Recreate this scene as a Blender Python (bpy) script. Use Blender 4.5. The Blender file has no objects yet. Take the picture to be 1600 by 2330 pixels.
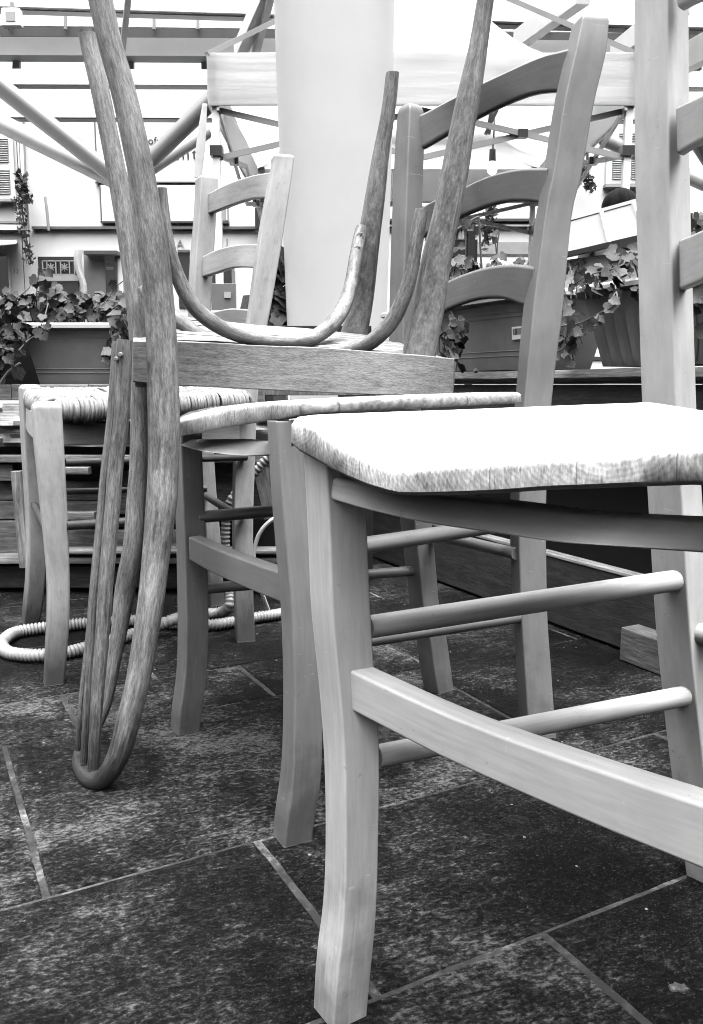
import bpy, bmesh, math, random
from mathutils import Vector, Matrix, noise
R = math.radians
random.seed(11)
scene = bpy.context.scene
COL = scene.collection

# ------------------------------------------------------------------ camera
F_PX, HORIZON, CAM_H = 1900.0, 875.0, 0.5
TH = math.atan((1165 - HORIZON) / F_PX)
CAM = Vector((0, 0, CAM_H))
FW = Vector((0, math.cos(TH), -math.sin(TH)))
UP = Vector((0, math.sin(TH), math.cos(TH)))
RT = Vector((1, 0, 0))
cam_d = bpy.data.cameras.new('camera')
cam_d.sensor_fit = 'VERTICAL'
cam_d.sensor_height = 36.0
cam_d.lens = 36.0 * F_PX / 2330.0
cam_d.clip_start = 0.02
cam_d.clip_end = 500
cam_d.dof.use_dof = False
cam_d.dof.focus_distance = 0.85
cam_d.dof.aperture_fstop = 40
cam = bpy.data.objects.new('camera', cam_d)
COL.objects.link(cam)
cam.location = CAM
cam.rotation_euler = (math.pi / 2 - TH, 0, 0)
scene.camera = cam


def ray(px, py):
    return FW + RT * ((px - 800) / F_PX) - UP * ((py - 1165) / F_PX)


def W(px, py, Y):
    """point of the place at distance Y whose sight line passes the measured spot"""
    r = ray(px, py)
    return CAM + r * (Y / r.y)


def G(px, py, z=0.0):
    r = ray(px, py)
    return CAM + r * ((z - CAM_H) / r.z)


def dep(p):
    return (p - CAM).dot(FW)


def lerp(a, b, t):
    return a + (b - a) * t


def interp(tab, x):
    """piecewise linear; tab = [(x, v), ...] ascending x"""
    if x <= tab[0][0]:
        return tab[0][1]
    for (x0, v0), (x1, v1) in zip(tab, tab[1:]):
        if x <= x1:
            return v0 + (v1 - v0) * (x - x0) / (x1 - x0)
    return tab[-1][1]


def smooth_pts(pts, n):
    """Catmull-Rom through tuples/vectors, n samples per span"""
    out = []
    P = [Vector(p) for p in pts]
    for i in range(len(P) - 1):
        p0 = P[max(i - 1, 0)]; p1 = P[i]; p2 = P[i + 1]; p3 = P[min(i + 2, len(P) - 1)]
        for k in range(n):
            t = k / n
            out.append(0.5 * ((2 * p1) + (p2 - p0) * t + (2 * p0 - 5 * p1 + 4 * p2 - p3) * t * t
                              + (3 * p1 - p0 - 3 * p2 + p3) * t ** 3))
    out.append(P[-1].copy())
    return out


# ------------------------------------------------------------------ materials
def new_mat(name):
    m = bpy.data.materials.new(name)
    m.use_nodes = True
    nt = m.node_tree
    b = nt.nodes['Principled BSDF']
    return m, nt, b


def nd(nt, t, **kw):
    n = nt.nodes.new(t)
    for k, v in kw.items():
        setattr(n, k, v)
    return n


def ramp(nt, stops):
    r = nd(nt, 'ShaderNodeValToRGB')
    e = r.color_ramp.elements
    while len(e) < len(stops):
        e.new(0.5)
    for el, (p, v) in zip(e, stops):
        el.position = p
        el.color = (v, v, v, 1)
    return r


def grey(v):
    return (v, v, v, 1)


def coords(nt, kind, scale=(1, 1, 1), rot=(0, 0, 0), loc=(0, 0, 0)):
    tc = nd(nt, 'ShaderNodeTexCoord')
    mp = nd(nt, 'ShaderNodeMapping')
    mp.inputs['Scale'].default_value = scale
    mp.inputs['Rotation'].default_value = rot
    mp.inputs['Location'].default_value = loc
    nt.links.new(tc.outputs[kind], mp.inputs['Vector'])
    return mp.outputs['Vector']


def noise_n(nt, vec, scale, detail=6, rough=0.6, dist=0.0):
    n = nd(nt, 'ShaderNodeTexNoise')
    n.inputs['Scale'].default_value = scale
    n.inputs['Detail'].default_value = detail
    n.inputs['Roughness'].default_value = rough
    n.inputs['Distortion'].default_value = dist
    nt.links.new(vec, n.inputs['Vector'])
    return n.outputs['Fac']


def mix(nt, fac, a, b, mode='MIX'):
    m = nd(nt, 'ShaderNodeMix', data_type='RGBA', blend_type=mode)
    L = nt.links
    if isinstance(fac, (int, float)):
        m.inputs[0].default_value = fac
    else:
        L.new(fac, m.inputs[0])
    for sock, v in ((6, a), (7, b)):
        if isinstance(v, (int, float)):
            m.inputs[sock].default_value = grey(v)
        else:
            L.new(v, m.inputs[sock])
    return m.outputs[2]


def math_n(nt, op, a, b=None):
    m = nd(nt, 'ShaderNodeMath', operation=op)
    for i, v in ((0, a), (1, b)):
        if v is None:
            continue
        if isinstance(v, (int, float)):
            m.inputs[i].default_value = v
        else:
            nt.links.new(v, m.inputs[i])
    return m.outputs[0]


def bump(nt, b, h, strength, distance=0.002):
    bp = nd(nt, 'ShaderNodeBump')
    bp.inputs['Strength'].default_value = strength
    bp.inputs['Distance'].default_value = distance
    nt.links.new(h, bp.inputs['Height'])
    nt.links.new(bp.outputs['Normal'], b.inputs['Normal'])


def edge_fac(nt, radius):
    """1 on worn arrises, 0 on faces"""
    bv = nd(nt, 'ShaderNodeBevel', samples=4)
    bv.inputs['Radius'].default_value = radius
    ge = nd(nt, 'ShaderNodeNewGeometry')
    dt = nd(nt, 'ShaderNodeVectorMath', operation='DOT_PRODUCT')
    nt.links.new(bv.outputs['Normal'], dt.inputs[0])
    nt.links.new(ge.outputs['Normal'], dt.inputs[1])
    r = ramp(nt, [(0.80, 1.0), (0.97, 0.0)])
    nt.links.new(dt.outputs['Value'], r.inputs['Fac'])
    return r.outputs['Color']


def plain(name, v, rough=0.6, var=0.12, scale=8, emit=None, metal=0.0):
    m, nt, b = new_mat(name)
    vec = coords(nt, 'Object')
    f = noise_n(nt, vec, scale, 5)
    r = ramp(nt, [(0.3, v * (1 - var)), (0.7, min(1, v * (1 + var)))])
    nt.links.new(f, r.inputs['Fac'])
    nt.links.new(r.outputs['Color'], b.inputs['Base Color'])
    b.inputs['Roughness'].default_value = rough
    b.inputs['Metallic'].default_value = metal
    if emit:
        b.inputs['Emission Color'].default_value = grey(1)
        b.inputs['Emission Strength'].default_value = emit
    return m


def paint(name, v, worn, rough=0.45, grain=0.10, chips=0.5, dirt=0.5, brush=1.0):
    """brushed paint over wood: faint grain, rubbed arrises, scuffs, dirty feet"""
    m, nt, b = new_mat(name)
    uv = coords(nt, 'UV', (70, 5, 1))
    g = noise_n(nt, uv, 3.0, 6, 0.65)
    r = ramp(nt, [(0.3, v * (1 - grain)), (0.72, v * (1 + grain))])
    nt.links.new(g, r.inputs['Fac'])
    ob = coords(nt, 'Object')
    blotch = noise_n(nt, ob, 14, 6, 0.6)
    rb = ramp(nt, [(0.35, 0.80), (0.62, 1.0)])
    nt.links.new(blotch, rb.inputs['Fac'])
    c = mix(nt, 0.7, r.outputs['Color'], rb.outputs['Color'], 'MULTIPLY')
    # scratches
    sc = coords(nt, 'UV', (26, 90, 1), (0, 0, R(24)))
    s = noise_n(nt, sc, 3.0, 3, 0.5, 0.6)
    rs = ramp(nt, [(0.70, 0.0), (0.74, 0.8)])
    nt.links.new(s, rs.inputs['Fac'])
    c = mix(nt, math_n(nt, 'MULTIPLY', rs.outputs['Color'], 0.45), c, worn)
    # worn arrises
    ef = edge_fac(nt, 0.0028)
    ck = noise_n(nt, ob, 60, 4, 0.7)
    rc = ramp(nt, [(0.40, 0.0), (0.54, 1.0)])
    nt.links.new(ck, rc.inputs['Fac'])
    c = mix(nt, math_n(nt, 'MULTIPLY', math_n(nt, 'MULTIPLY', ef, rc.outputs['Color']), chips), c, worn)
    # grime spots and dirty lower ends
    sp = noise_n(nt, ob, 95, 4, 0.75)
    rsp = ramp(nt, [(0.655, 0.0), (0.73, 0.7)])
    nt.links.new(sp, rsp.inputs['Fac'])
    c = mix(nt, rsp.outputs['Color'], c, v * 0.35)
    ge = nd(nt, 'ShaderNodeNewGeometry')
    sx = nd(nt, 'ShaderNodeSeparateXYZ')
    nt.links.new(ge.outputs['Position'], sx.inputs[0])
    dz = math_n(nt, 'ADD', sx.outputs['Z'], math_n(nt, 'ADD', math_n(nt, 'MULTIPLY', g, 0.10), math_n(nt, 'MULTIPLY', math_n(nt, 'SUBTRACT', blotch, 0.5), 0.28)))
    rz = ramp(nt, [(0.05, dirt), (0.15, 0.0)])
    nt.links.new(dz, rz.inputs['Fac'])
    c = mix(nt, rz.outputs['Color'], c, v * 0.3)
    nt.links.new(c, b.inputs['Base Color'])
    rr = ramp(nt, [(0.3, rough - 0.08), (0.7, rough + 0.12)])
    nt.links.new(blotch, rr.inputs['Fac'])
    nt.links.new(rr.outputs['Color'], b.inputs['Roughness'])
    bump(nt, b, g, 0.12 * brush, 0.001)
    return m


def streak_wood(name, lo, mid, hi, rough=0.6, su=55, sv=5.5, bs=0.35, wear=0.0, foot=0.0):
    """weathered wood with fibres along the member (UV: u round it, v along it)"""
    m, nt, b = new_mat(name)
    uv = coords(nt, 'UV', (su, sv, 1))
    g = noise_n(nt, uv, 3.0, 9, 0.68, 0.25)
    uv2 = coords(nt, 'UV', (su * 3.5, sv * 3, 1))
    g2 = noise_n(nt, uv2, 3.0, 6, 0.7)
    ob = coords(nt, 'Object')
    big = noise_n(nt, ob, 9, 5, 0.6)
    g3 = noise_n(nt, coords(nt, 'UV', (su * .35, sv * .3, 1)), 3.0, 6, 0.6, 0.4)
    f = math_n(nt, 'ADD', math_n(nt, 'MULTIPLY', g, 0.34), math_n(nt, 'ADD', math_n(nt, 'MULTIPLY', g2, 0.26), math_n(nt, 'ADD', math_n(nt, 'MULTIPLY', g3, 0.26), math_n(nt, 'MULTIPLY', big, 0.20))))
    r = ramp(nt, [(0.43, lo), (0.525, mid), (0.63, hi)])
    nt.links.new(f, r.inputs['Fac'])
    c = r.outputs['Color']
    # dark pores
    po = coords(nt, 'UV', (420, 28, 1))
    p = noise_n(nt, po, 2.0, 3, 0.6)
    rp = ramp(nt, [(0.60, 0.0), (0.72, 0.8)])
    nt.links.new(p, rp.inputs['Fac'])
    c = mix(nt, math_n(nt, 'MULTIPLY', rp.outputs['Color'], 0.6), c, lo * 0.45)
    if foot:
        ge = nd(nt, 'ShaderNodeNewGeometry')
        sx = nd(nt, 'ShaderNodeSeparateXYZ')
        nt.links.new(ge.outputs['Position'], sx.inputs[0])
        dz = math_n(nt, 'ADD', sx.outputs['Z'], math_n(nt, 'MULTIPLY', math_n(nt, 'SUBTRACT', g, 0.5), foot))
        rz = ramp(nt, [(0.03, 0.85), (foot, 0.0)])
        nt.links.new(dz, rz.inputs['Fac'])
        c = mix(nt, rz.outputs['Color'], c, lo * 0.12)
    if wear:
        ef = edge_fac(nt, 0.003)
        c = mix(nt, math_n(nt, 'MULTIPLY', ef, wear), c, min(0.85, hi * 1.5))
    nt.links.new(c, b.inputs['Base Color'])
    b.inputs['Roughness'].default_value = rough
    bump(nt, b, math_n(nt, 'ADD', g, g2), bs, 0.0015)
    return m


def seat_wood(name, yaw, lo, mid, hi, plank=0.052):
    """glued boards cut from a 3-D log: long grain on top, ring arcs on the sawn end"""
    m, nt, b = new_mat(name)
    L = nt.links
    vec = coords(nt, 'Object', rot=(0, 0, -yaw))
    sx = nd(nt, 'ShaderNodeSeparateXYZ')
    L.new(vec, sx.inputs[0])
    pi = math_n(nt, 'DIVIDE', sx.outputs['X'], plank)
    idx = math_n(nt, 'FLOOR', pi)
    fr = math_n(nt, 'FRACT', pi)
    wn = nd(nt, 'ShaderNodeTexWhiteNoise', noise_dimensions='1D')
    L.new(idx, wn.inputs['W'])
    sc = nd(nt, 'ShaderNodeSeparateColor')
    L.new(wn.outputs['Color'], sc.inputs[0])
    lx = math_n(nt, 'ADD', math_n(nt, 'MULTIPLY', math_n(nt, 'SUBTRACT', fr, 0.5), plank), math_n(nt, 'MULTIPLY', math_n(nt, 'SUBTRACT', sc.outputs[0], 0.5), 0.12))
    lz = math_n(nt, 'ADD', math_n(nt, 'SUBTRACT', sx.outputs['Z'], 0.46), math_n(nt, 'ADD', math_n(nt, 'MULTIPLY', sc.outputs[1], 0.06), -0.05))
    cb = nd(nt, 'ShaderNodeCombineXYZ')
    L.new(lx, cb.inputs[0]); L.new(math_n(nt, 'MULTIPLY', sx.outputs['Y'], 0.05), cb.inputs[1]); L.new(lz, cb.inputs[2])
    wv = nd(nt, 'ShaderNodeTexWave', wave_type='RINGS', rings_direction='Y')
    wv.inputs['Scale'].default_value = 100
    wv.inputs['Distortion'].default_value = 5.0
    wv.inputs['Detail'].default_value = 3
    wv.inputs['Detail Scale'].default_value = 1.6
    L.new(cb.outputs[0], wv.inputs['Vector'])
    fine = nd(nt, 'ShaderNodeCombineXYZ')
    L.new(math_n(nt, 'MULTIPLY', sx.outputs['X'], 520), fine.inputs[0]); L.new(math_n(nt, 'MULTIPLY', sx.outputs['Y'], 14), fine.inputs[1]); L.new(math_n(nt, 'MULTIPLY', sx.outputs['Z'], 160), fine.inputs[2])
    fn = noise_n(nt, fine.outputs[0], 1.0, 5, 0.65)
    ob = coords(nt, 'Object')
    dirt = noise_n(nt, ob, 26, 6, 0.65, 0.4)
    f = math_n(nt, 'ADD', math_n(nt, 'MULTIPLY', wv.outputs['Fac'], 0.045), math_n(nt, 'ADD', math_n(nt, 'MULTIPLY', fn, 0.46), math_n(nt, 'MULTIPLY', dirt, 0.44)))
    r = ramp(nt, [(0.30, lo), (0.47, mid), (0.62, hi)])
    L.new(f, r.inputs['Fac'])
    # upward faces blended towards the palest tone
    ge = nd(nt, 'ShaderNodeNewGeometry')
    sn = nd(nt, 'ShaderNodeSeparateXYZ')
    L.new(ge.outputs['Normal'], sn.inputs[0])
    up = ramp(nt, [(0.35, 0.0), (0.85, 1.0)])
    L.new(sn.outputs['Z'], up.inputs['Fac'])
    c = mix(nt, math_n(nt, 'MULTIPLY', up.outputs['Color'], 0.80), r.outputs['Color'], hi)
    # board joints
    jn = ramp(nt, [(0.0, 1.0), (0.022, 0.0)])
    L.new(fr, jn.inputs['Fac'])
    jf = math_n(nt, 'MULTIPLY', jn.outputs['Color'], math_n(nt, 'GREATER_THAN', sc.outputs[2], 0.35))
    c = mix(nt, math_n(nt, 'MULTIPLY', jf, math_n(nt, 'SUBTRACT', 0.85, math_n(nt, 'MULTIPLY', up.outputs['Color'], 0.7))), c, lo * 0.4)
    # few dark checks on top
    sp = ramp(nt, [(0.63, 0.0), (0.74, 0.85)])
    L.new(noise_n(nt, fine.outputs[0], 0.55, 3, 0.55), sp.inputs['Fac'])
    c = mix(nt, sp.outputs['Color'], c, lo)
    L.new(c, b.inputs['Base Color'])
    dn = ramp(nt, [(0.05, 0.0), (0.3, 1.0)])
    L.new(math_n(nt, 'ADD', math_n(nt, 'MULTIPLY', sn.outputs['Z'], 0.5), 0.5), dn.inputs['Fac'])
    c = mix(nt, math_n(nt, 'SUBTRACT', 1.0, dn.outputs['Color']), c, 0.09)   # underside colour darkened to paint the shade below the seat
    L.new(c, b.inputs['Base Color'])
    b.inputs['Roughness'].default_value = 0.62
    bump(nt, b, f, 0.35, 0.0012)
    return m


M = {}
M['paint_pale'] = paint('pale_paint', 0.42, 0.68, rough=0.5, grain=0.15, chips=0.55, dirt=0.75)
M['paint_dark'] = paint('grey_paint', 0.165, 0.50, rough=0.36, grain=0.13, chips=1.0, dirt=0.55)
M['seat_pale'] = seat_wood('pale_seat_board', R(-48), 0.07, 0.34, 0.70)
M['seat_worn'] = seat_wood('worn_seat_board', R(-60), 0.07, 0.30, 0.60)
M['bent'] = streak_wood('weathered_bentwood', 0.02, 0.11, 0.26, 0.58, 120, 15, 0.45, 0.25, 0.10)
M['rail'] = streak_wood('weathered_rail', 0.05, 0.17, 0.28, 0.6, 140, 22, 0.5, 0.2)
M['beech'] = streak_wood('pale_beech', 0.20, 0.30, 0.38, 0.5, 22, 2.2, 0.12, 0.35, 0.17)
M['cord'] = streak_wood('rush_cord', 0.06, 0.22, 0.42, 0.75, 160, 10, 0.6)
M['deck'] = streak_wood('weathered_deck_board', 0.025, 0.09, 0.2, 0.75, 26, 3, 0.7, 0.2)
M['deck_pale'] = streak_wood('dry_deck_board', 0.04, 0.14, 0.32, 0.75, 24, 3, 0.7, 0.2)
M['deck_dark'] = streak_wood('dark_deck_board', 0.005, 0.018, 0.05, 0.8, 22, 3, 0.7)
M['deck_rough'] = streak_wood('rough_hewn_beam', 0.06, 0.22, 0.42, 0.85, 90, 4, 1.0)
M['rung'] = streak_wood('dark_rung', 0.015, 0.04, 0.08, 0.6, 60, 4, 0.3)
M['deck_base'] = streak_wood('base_deck_board', 0.006, 0.018, 0.045, 0.8, 26, 3, 0.7)  # dark tone of the platform base board
M['beam_grey'] = plain('grey_beam', 0.5, 0.5, 0.1, 2)
M['painted_shade'] = plain('shade_black', 0.006, 0.9)  # near-black that paints shade into gaps under and behind the timber
M['terracotta'] = plain('planter_plastic', 0.15, 0.42, 0.2, 14)
M['rim'] = plain('planter_rim', 0.32, 0.45, 0.15, 18)
M['soil'] = plain('soil', 0.02, 0.9, 0.4, 60)
M['stem'] = plain('stem', 0.07, 0.7)
M['white_wall'] = plain('white_render', 0.90, 0.8, 0.06, 0.7)
M['white_steel'] = plain('white_steel', 0.88, 0.4, 0.05, 3)
M['grey_steel'] = plain('grey_steel', 0.30, 0.4, 0.12, 3)
M['mid_steel'] = plain('mid_steel', 0.12, 0.38, 0.12, 3)
M['dark_band'] = plain('dark_metal', 0.05, 0.5)
M['column'] = plain('white_column', 0.52, 0.42, 0.05, 5)
M['black'] = plain('black_plastic', 0.012, 0.45)
M['louvre'] = plain('louvre', 0.33, 0.6)
M['sign_white'] = plain('sign_white', 0.82, 0.5, 0.02)
M['ink'] = plain('ink', 0.03, 0.6)
M['ink_grey'] = plain('grey_ink', 0.35, 0.6)
M['hose'] = plain('hose_plastic', 0.26, 0.45, 0.25, 30)
M['cable'] = plain('cable_plastic', 0.6, 0.4)
M['screw'] = plain('screw_steel', 0.14, 0.5, 0.4, 200)
M['glass_grey'] = plain('grey_panel', 0.20, 0.25, 0.12, 2)
M['hair'] = streak_wood('dark_hair', 0.002, 0.005, 0.016, 0.95, 90, 3, 0.6)
M['hair'].node_tree.nodes['Principled BSDF'].inputs['Specular IOR Level'].default_value = 0.1
M['skin'] = plain('skin', 0.42, 0.5)
M['coat'] = plain('dark_coat', 0.05, 0.8, 0.3, 30)
M['grey_wall'] = plain('grey_plaster', 0.22, 0.8, 0.25, 1.2)
M['dark_cloth'] = plain('dark_cloth', 0.03, 0.9, 0.5, 40)
M['grey_card'] = plain('grey_card', 0.12, 0.6)
M['street'] = plain('street_stone', 0.5, 0.8, 0.15, 2)
M['bulb'] = plain('lit_bulb', 0.9, 0.2, emit=3)


def leaf_mat(name, lo, hi):
    m, nt, b = new_mat(name)
    L = nt.links
    uv = coords(nt, 'UV')
    ge = nd(nt, 'ShaderNodeNewGeometry')
    r = ramp(nt, [(0.0, lo * .5), (0.55, hi * .33), (1.0, hi)])
    L.new(ge.outputs['Random Per Island'], r.inputs['Fac'])
    # pale veins radiating from the leaf stalk (u = angle, v = radius)
    sx = nd(nt, 'ShaderNodeSeparateXYZ')
    L.new(uv, sx.inputs[0])
    w = math_n(nt, 'ABSOLUTE', math_n(nt, 'SINE', math_n(nt, 'MULTIPLY', sx.outputs['X'], math.pi * 5)))
    rv = ramp(nt, [(0.0, 0.75), (0.14, 0.0)])
    L.new(w, rv.inputs['Fac'])
    n = noise_n(nt, coords(nt, 'Object'), 90, 4)
    rn = ramp(nt, [(0.3, 0.7), (0.7, 1.2)])
    L.new(n, rn.inputs['Fac'])
    c = mix(nt, 1.0, r.outputs['Color'], rn.outputs['Color'], 'MULTIPLY')
    c = mix(nt, rv.outputs['Color'], c, hi * 1.6)
    L.new(c, b.inputs['Base Color'])
    b.inputs['Roughness'].default_value = 0.6
    b.inputs['Specular IOR Level'].default_value = 0.3
    return m


M['ivy'] = leaf_mat('ivy_leaf', 0.006, 0.048)
M['creeper'] = plain('creeper_leaf', 0.03, 0.7, 0.5, 30)


def fabric_mat():
    m, nt, b = new_mat('tent_fabric')
    L = nt.links
    vec = coords(nt, 'Object', (0.6, 0.6, 9))
    f = noise_n(nt, vec, 1.6, 4, 0.5)
    b.inputs['Base Color'].default_value = grey(0.78)
    b.inputs['Roughness'].default_value = 0.8
    bump(nt, b, f, 0.25, 0.03)
    tr = nd(nt, 'ShaderNodeBsdfTranslucent')
    tr.inputs['Color'].default_value = grey(0.72)
    mx = nd(nt, 'ShaderNodeMixShader')
    mx.inputs[0].default_value = 0.6
    L.new(b.outputs[0], mx.inputs[1]); L.new(tr.outputs[0], mx.inputs[2])
    L.new(mx.outputs[0], nt.nodes['Material Output'].inputs['Surface'])
    return m


M['fabric'] = fabric_mat()


def slate_mat():
    m, nt, b = new_mat('slate_slab')
    L = nt.links
    vec = coords(nt, 'Object', (1, 1, 1), (0, 0, R(-18)))
    st = nd(nt, 'ShaderNodeMapping')
    st.inputs['Scale'].default_value = (0.62, 1.0, 1.0)
    L.new(vec, st.inputs['Vector'])
    v2 = st.outputs['Vector']
    n1 = noise_n(nt, v2, 60, 10, 0.75, 0.3)
    n2 = noise_n(nt, v2, 230, 6, 0.75)
    n3 = noise_n(nt, vec, 5.0, 5, 0.6)
    n4 = noise_n(nt, vec, 420, 3, 0.7)
    geo = nd(nt, 'ShaderNodeNewGeometry')
    isl = math_n(nt, 'MULTIPLY', math_n(nt, 'SUBTRACT', geo.outputs['Random Per Island'], 0.5), 0.05)
    f = math_n(nt, 'ADD', math_n(nt, 'ADD', math_n(nt, 'MULTIPLY', n1, 0.28), math_n(nt, 'MULTIPLY', n2, 0.44)),
               math_n(nt, 'ADD', math_n(nt, 'MULTIPLY', n3, 0.36), math_n(nt, 'ADD', isl, -0.04)))
    r = ramp(nt, [(0.435, 0.0018), (0.49, 0.007), (0.535, 0.032), (0.595, 0.15)])
    L.new(f, r.inputs['Fac'])
    c = r.outputs['Color']
    rg = ramp(nt, [(0.60, 0.0), (0.68, 0.7)])
    L.new(n4, rg.inputs['Fac'])
    c = mix(nt, rg.outputs['Color'], c, 0.09)
    # pale lichen / mortar flecks
    vo = nd(nt, 'ShaderNodeTexVoronoi', feature='F1')
    vo.inputs['Scale'].default_value = 46
    L.new(vec, vo.inputs['Vector'])
    wn = nd(nt, 'ShaderNodeSeparateColor')
    L.new(vo.outputs['Color'], wn.inputs[0])
    dd = math_n(nt, 'ADD', vo.outputs['Distance'], math_n(nt, 'MULTIPLY', n2, 0.25))
    fl = math_n(nt, 'MULTIPLY', math_n(nt, 'LESS_THAN', dd, 0.20), math_n(nt, 'GREATER_THAN', wn.outputs[0], 0.80))
    c = mix(nt, math_n(nt, 'MULTIPLY', fl, 0.8), c, 0.30)
    L.new(c, b.inputs['Base Color'])
    b.inputs['Specular IOR Level'].default_value = 0.12
    rr = ramp(nt, [(0.4, 0.5), (0.6, 0.8)])
    L.new(f, rr.inputs['Fac'])
    L.new(rr.outputs['Color'], b.inputs['Roughness'])
    # cleft surface: thin split layers ending in ragged steps
    n5 = noise_n(nt, v2, 13, 9, 0.62, 0.5)
    lay = math_n(nt, 'MULTIPLY', math_n(nt, 'FLOOR', math_n(nt, 'MULTIPLY', n5, 13)), 0.32)
    h = math_n(nt, 'ADD', math_n(nt, 'MULTIPLY', n1, 1.0), math_n(nt, 'ADD', math_n(nt, 'MULTIPLY', n2, 0.55), math_n(nt, 'MULTIPLY', n4, 0.22)))
    h = math_n(nt, 'ADD', h, lay)
    bump(nt, b, h, 1.0, 0.012)
    return m


M['slate'] = slate_mat()


def grout_mat():
    m, nt, b = new_mat('grout')
    vec = coords(nt, 'Object')
    f = noise_n(nt, vec, 8.0, 5, 0.7)
    f2 = noise_n(nt, vec, 130, 5, 0.7)
    r = ramp(nt, [(0.45, 0.003), (0.54, 0.022), (0.64, 0.13)])
    nt.links.new(math_n(nt, 'ADD', math_n(nt, 'MULTIPLY', f, 0.7), math_n(nt, 'MULTIPLY', f2, 0.3)), r.inputs['Fac'])
    nt.links.new(r.outputs['Color'], b.inputs['Base Color'])
    b.inputs['Roughness'].default_value = 0.9
    bump(nt, b, f2, 0.5, 0.002)
    return m


M['grout'] = grout_mat()


# ------------------------------------------------------------------ mesh helpers
class MB:
    """collects lofts / boxes / tubes; build() links them as one mesh object"""

    def __init__(self):
        self.v = []; self.f = []; self.uv = []

    def loft(self, rings, caps=True, closed=True):
        n = len(rings[0]); base = len(self.v)
        vs = 0.0; prev = None; vcoord = []
        for r in rings:
            c = sum(r, Vector()) / n
            if prev is not None:
                vs += (c - prev).length
            prev = c; vcoord.append(vs)
            self.v.extend(r)
        per = []
        for r in rings:
            u = [0.0]
            for i in range(n):
                u.append(u[-1] + (r[(i + 1) % n] - r[i]).length)
            per.append(u)
        off = random.random() * 3
        voff = random.random() * 3
        m = n if closed else n - 1
        for k in range(len(rings) - 1):
            for i in range(m):
                j = (i + 1) % n
                a = base + k * n
                self.f.append((a + i, a + j, a + n + j, a + n + i))
                self.uv.append(((off + per[0][i], voff + vcoord[k]), (off + per[0][i + 1], voff + vcoord[k]),
                                (off + per[0][i + 1], voff + vcoord[k + 1]), (off + per[0][i], voff + vcoord[k + 1])))
        if caps and closed:
            for ring0, rev in ((base, True), (base + (len(rings) - 1) * n, False)):
                ids = [ring0 + i for i in range(n)]
                if rev:
                    ids.reverse()
                self.f.append(tuple(ids))
                c = self.v[ids[0]]
                self.uv.append(tuple(((self.v[q] - c).x * 1.0 + off, (self.v[q] - c).y + (self.v[q] - c).z + voff) for q in ids))
        return self

    def tube(self, pts, rads, seg=12, caps=True, flat=1.0):
        pts = [Vector(p) for p in pts]
        rings = []
        up = None
        for i, p in enumerate(pts):
            t = (pts[min(i + 1, len(pts) - 1)] - pts[max(i - 1, 0)]).normalized()
            if up is None:
                a = Vector((0, 0, 1)) if abs(t.z) < 0.9 else Vector((0, 1, 0))
                up = (a - t * a.dot(t)).normalized()
            else:
                up = (up - t * up.dot(t)).normalized()
            sd = t.cross(up)
            r = rads[i] if isinstance(rads, (list, tuple)) else rads
            rings.append([p + sd * (math.cos(2 * math.pi * k / seg) * r) + up * (math.sin(2 * math.pi * k / seg) * r * flat) for k in range(seg)])
        return self.loft(rings, caps)

    def box(self, c, sx, sy, sz, yaw=0.0, bev=0.0):
        c = Vector(c)
        ex = Vector((math.cos(yaw), math.sin(yaw), 0)); ey = Vector((-math.sin(yaw), math.cos(yaw), 0))
        if bev <= 0:
            rings = [[c + ex * (a * sx / 2) + ey * (b * sy / 2) + Vector((0, 0, z * sz / 2)) for a, b in ((-1, -1), (1, -1), (1, 1), (-1, 1))] for z in (-1, 1)]
            return self.loft(rings)
        rr = lambda w, h, z: [c + ex * p[0] + ey * p[1] + Vector((0, 0, z)) for p in rrect(w, h, min(bev, w / 2.2, h / 2.2), 2)]
        h = sz / 2
        return self.loft([rr(sx - bev, sy - bev, -h), rr(sx, sy, -h + bev / 2), rr(sx, sy, h - bev / 2), rr(sx - bev, sy - bev, h)])

    def bar(self, p, q, w, h, bev=0.0):
        """straight bar p->q, width w across (horizontal), height h"""
        p = Vector(p); q = Vector(q)
        t = (q - p).normalized()
        a = Vector((0, 0, 1)) if abs(t.z) < 0.95 else Vector((0, 1, 0))
        s = t.cross(a).normalized(); u = s.cross(t)
        sec = rrect(w, h, bev, 2) if bev > 0 else [(-w / 2, -h / 2), (w / 2, -h / 2), (w / 2, h / 2), (-w / 2, h / 2)]
        return self.loft([[o + s * x + u * y for x, y in sec] for o in (p, q)])

    def build(self, name, mat, parent=None, sharp=35, **tags):
        me = bpy.data.meshes.new(name)
        org = parent_loc(parent) if parent else Vector((0, 0, 0))
        me.from_pydata([tuple(p - org) for p in self.v], [], self.f)
        uvl = me.uv_layers.new(name='UVMap')
        k = 0
        for poly, uvs in zip(self.f, self.uv):
            for c in uvs:
                uvl.data[k].uv = c; k += 1
        me.materials.append(mat)
        bm = bmesh.new(); bm.from_mesh(me)
        bmesh.ops.recalc_face_normals(bm, faces=bm.faces)
        bm.to_mesh(me); bm.free()
        for p in me.polygons:
            p.use_smooth = True
        me.set_sharp_from_angle(angle=R(sharp))
        o = bpy.data.objects.new(name, me)
        COL.objects.link(o)
        if sharp < 45:
            wn = o.modifiers.new('weighted_normal', 'WEIGHTED_NORMAL')
            wn.keep_sharp = True
        if parent:
            o.parent = parent
        for a, b in tags.items():
            o[a] = b
        return o


def parent_loc(o):
    l = Vector((0, 0, 0))
    while o is not None:
        l = l + Vector(o.location); o = o.parent
    return l


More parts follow.
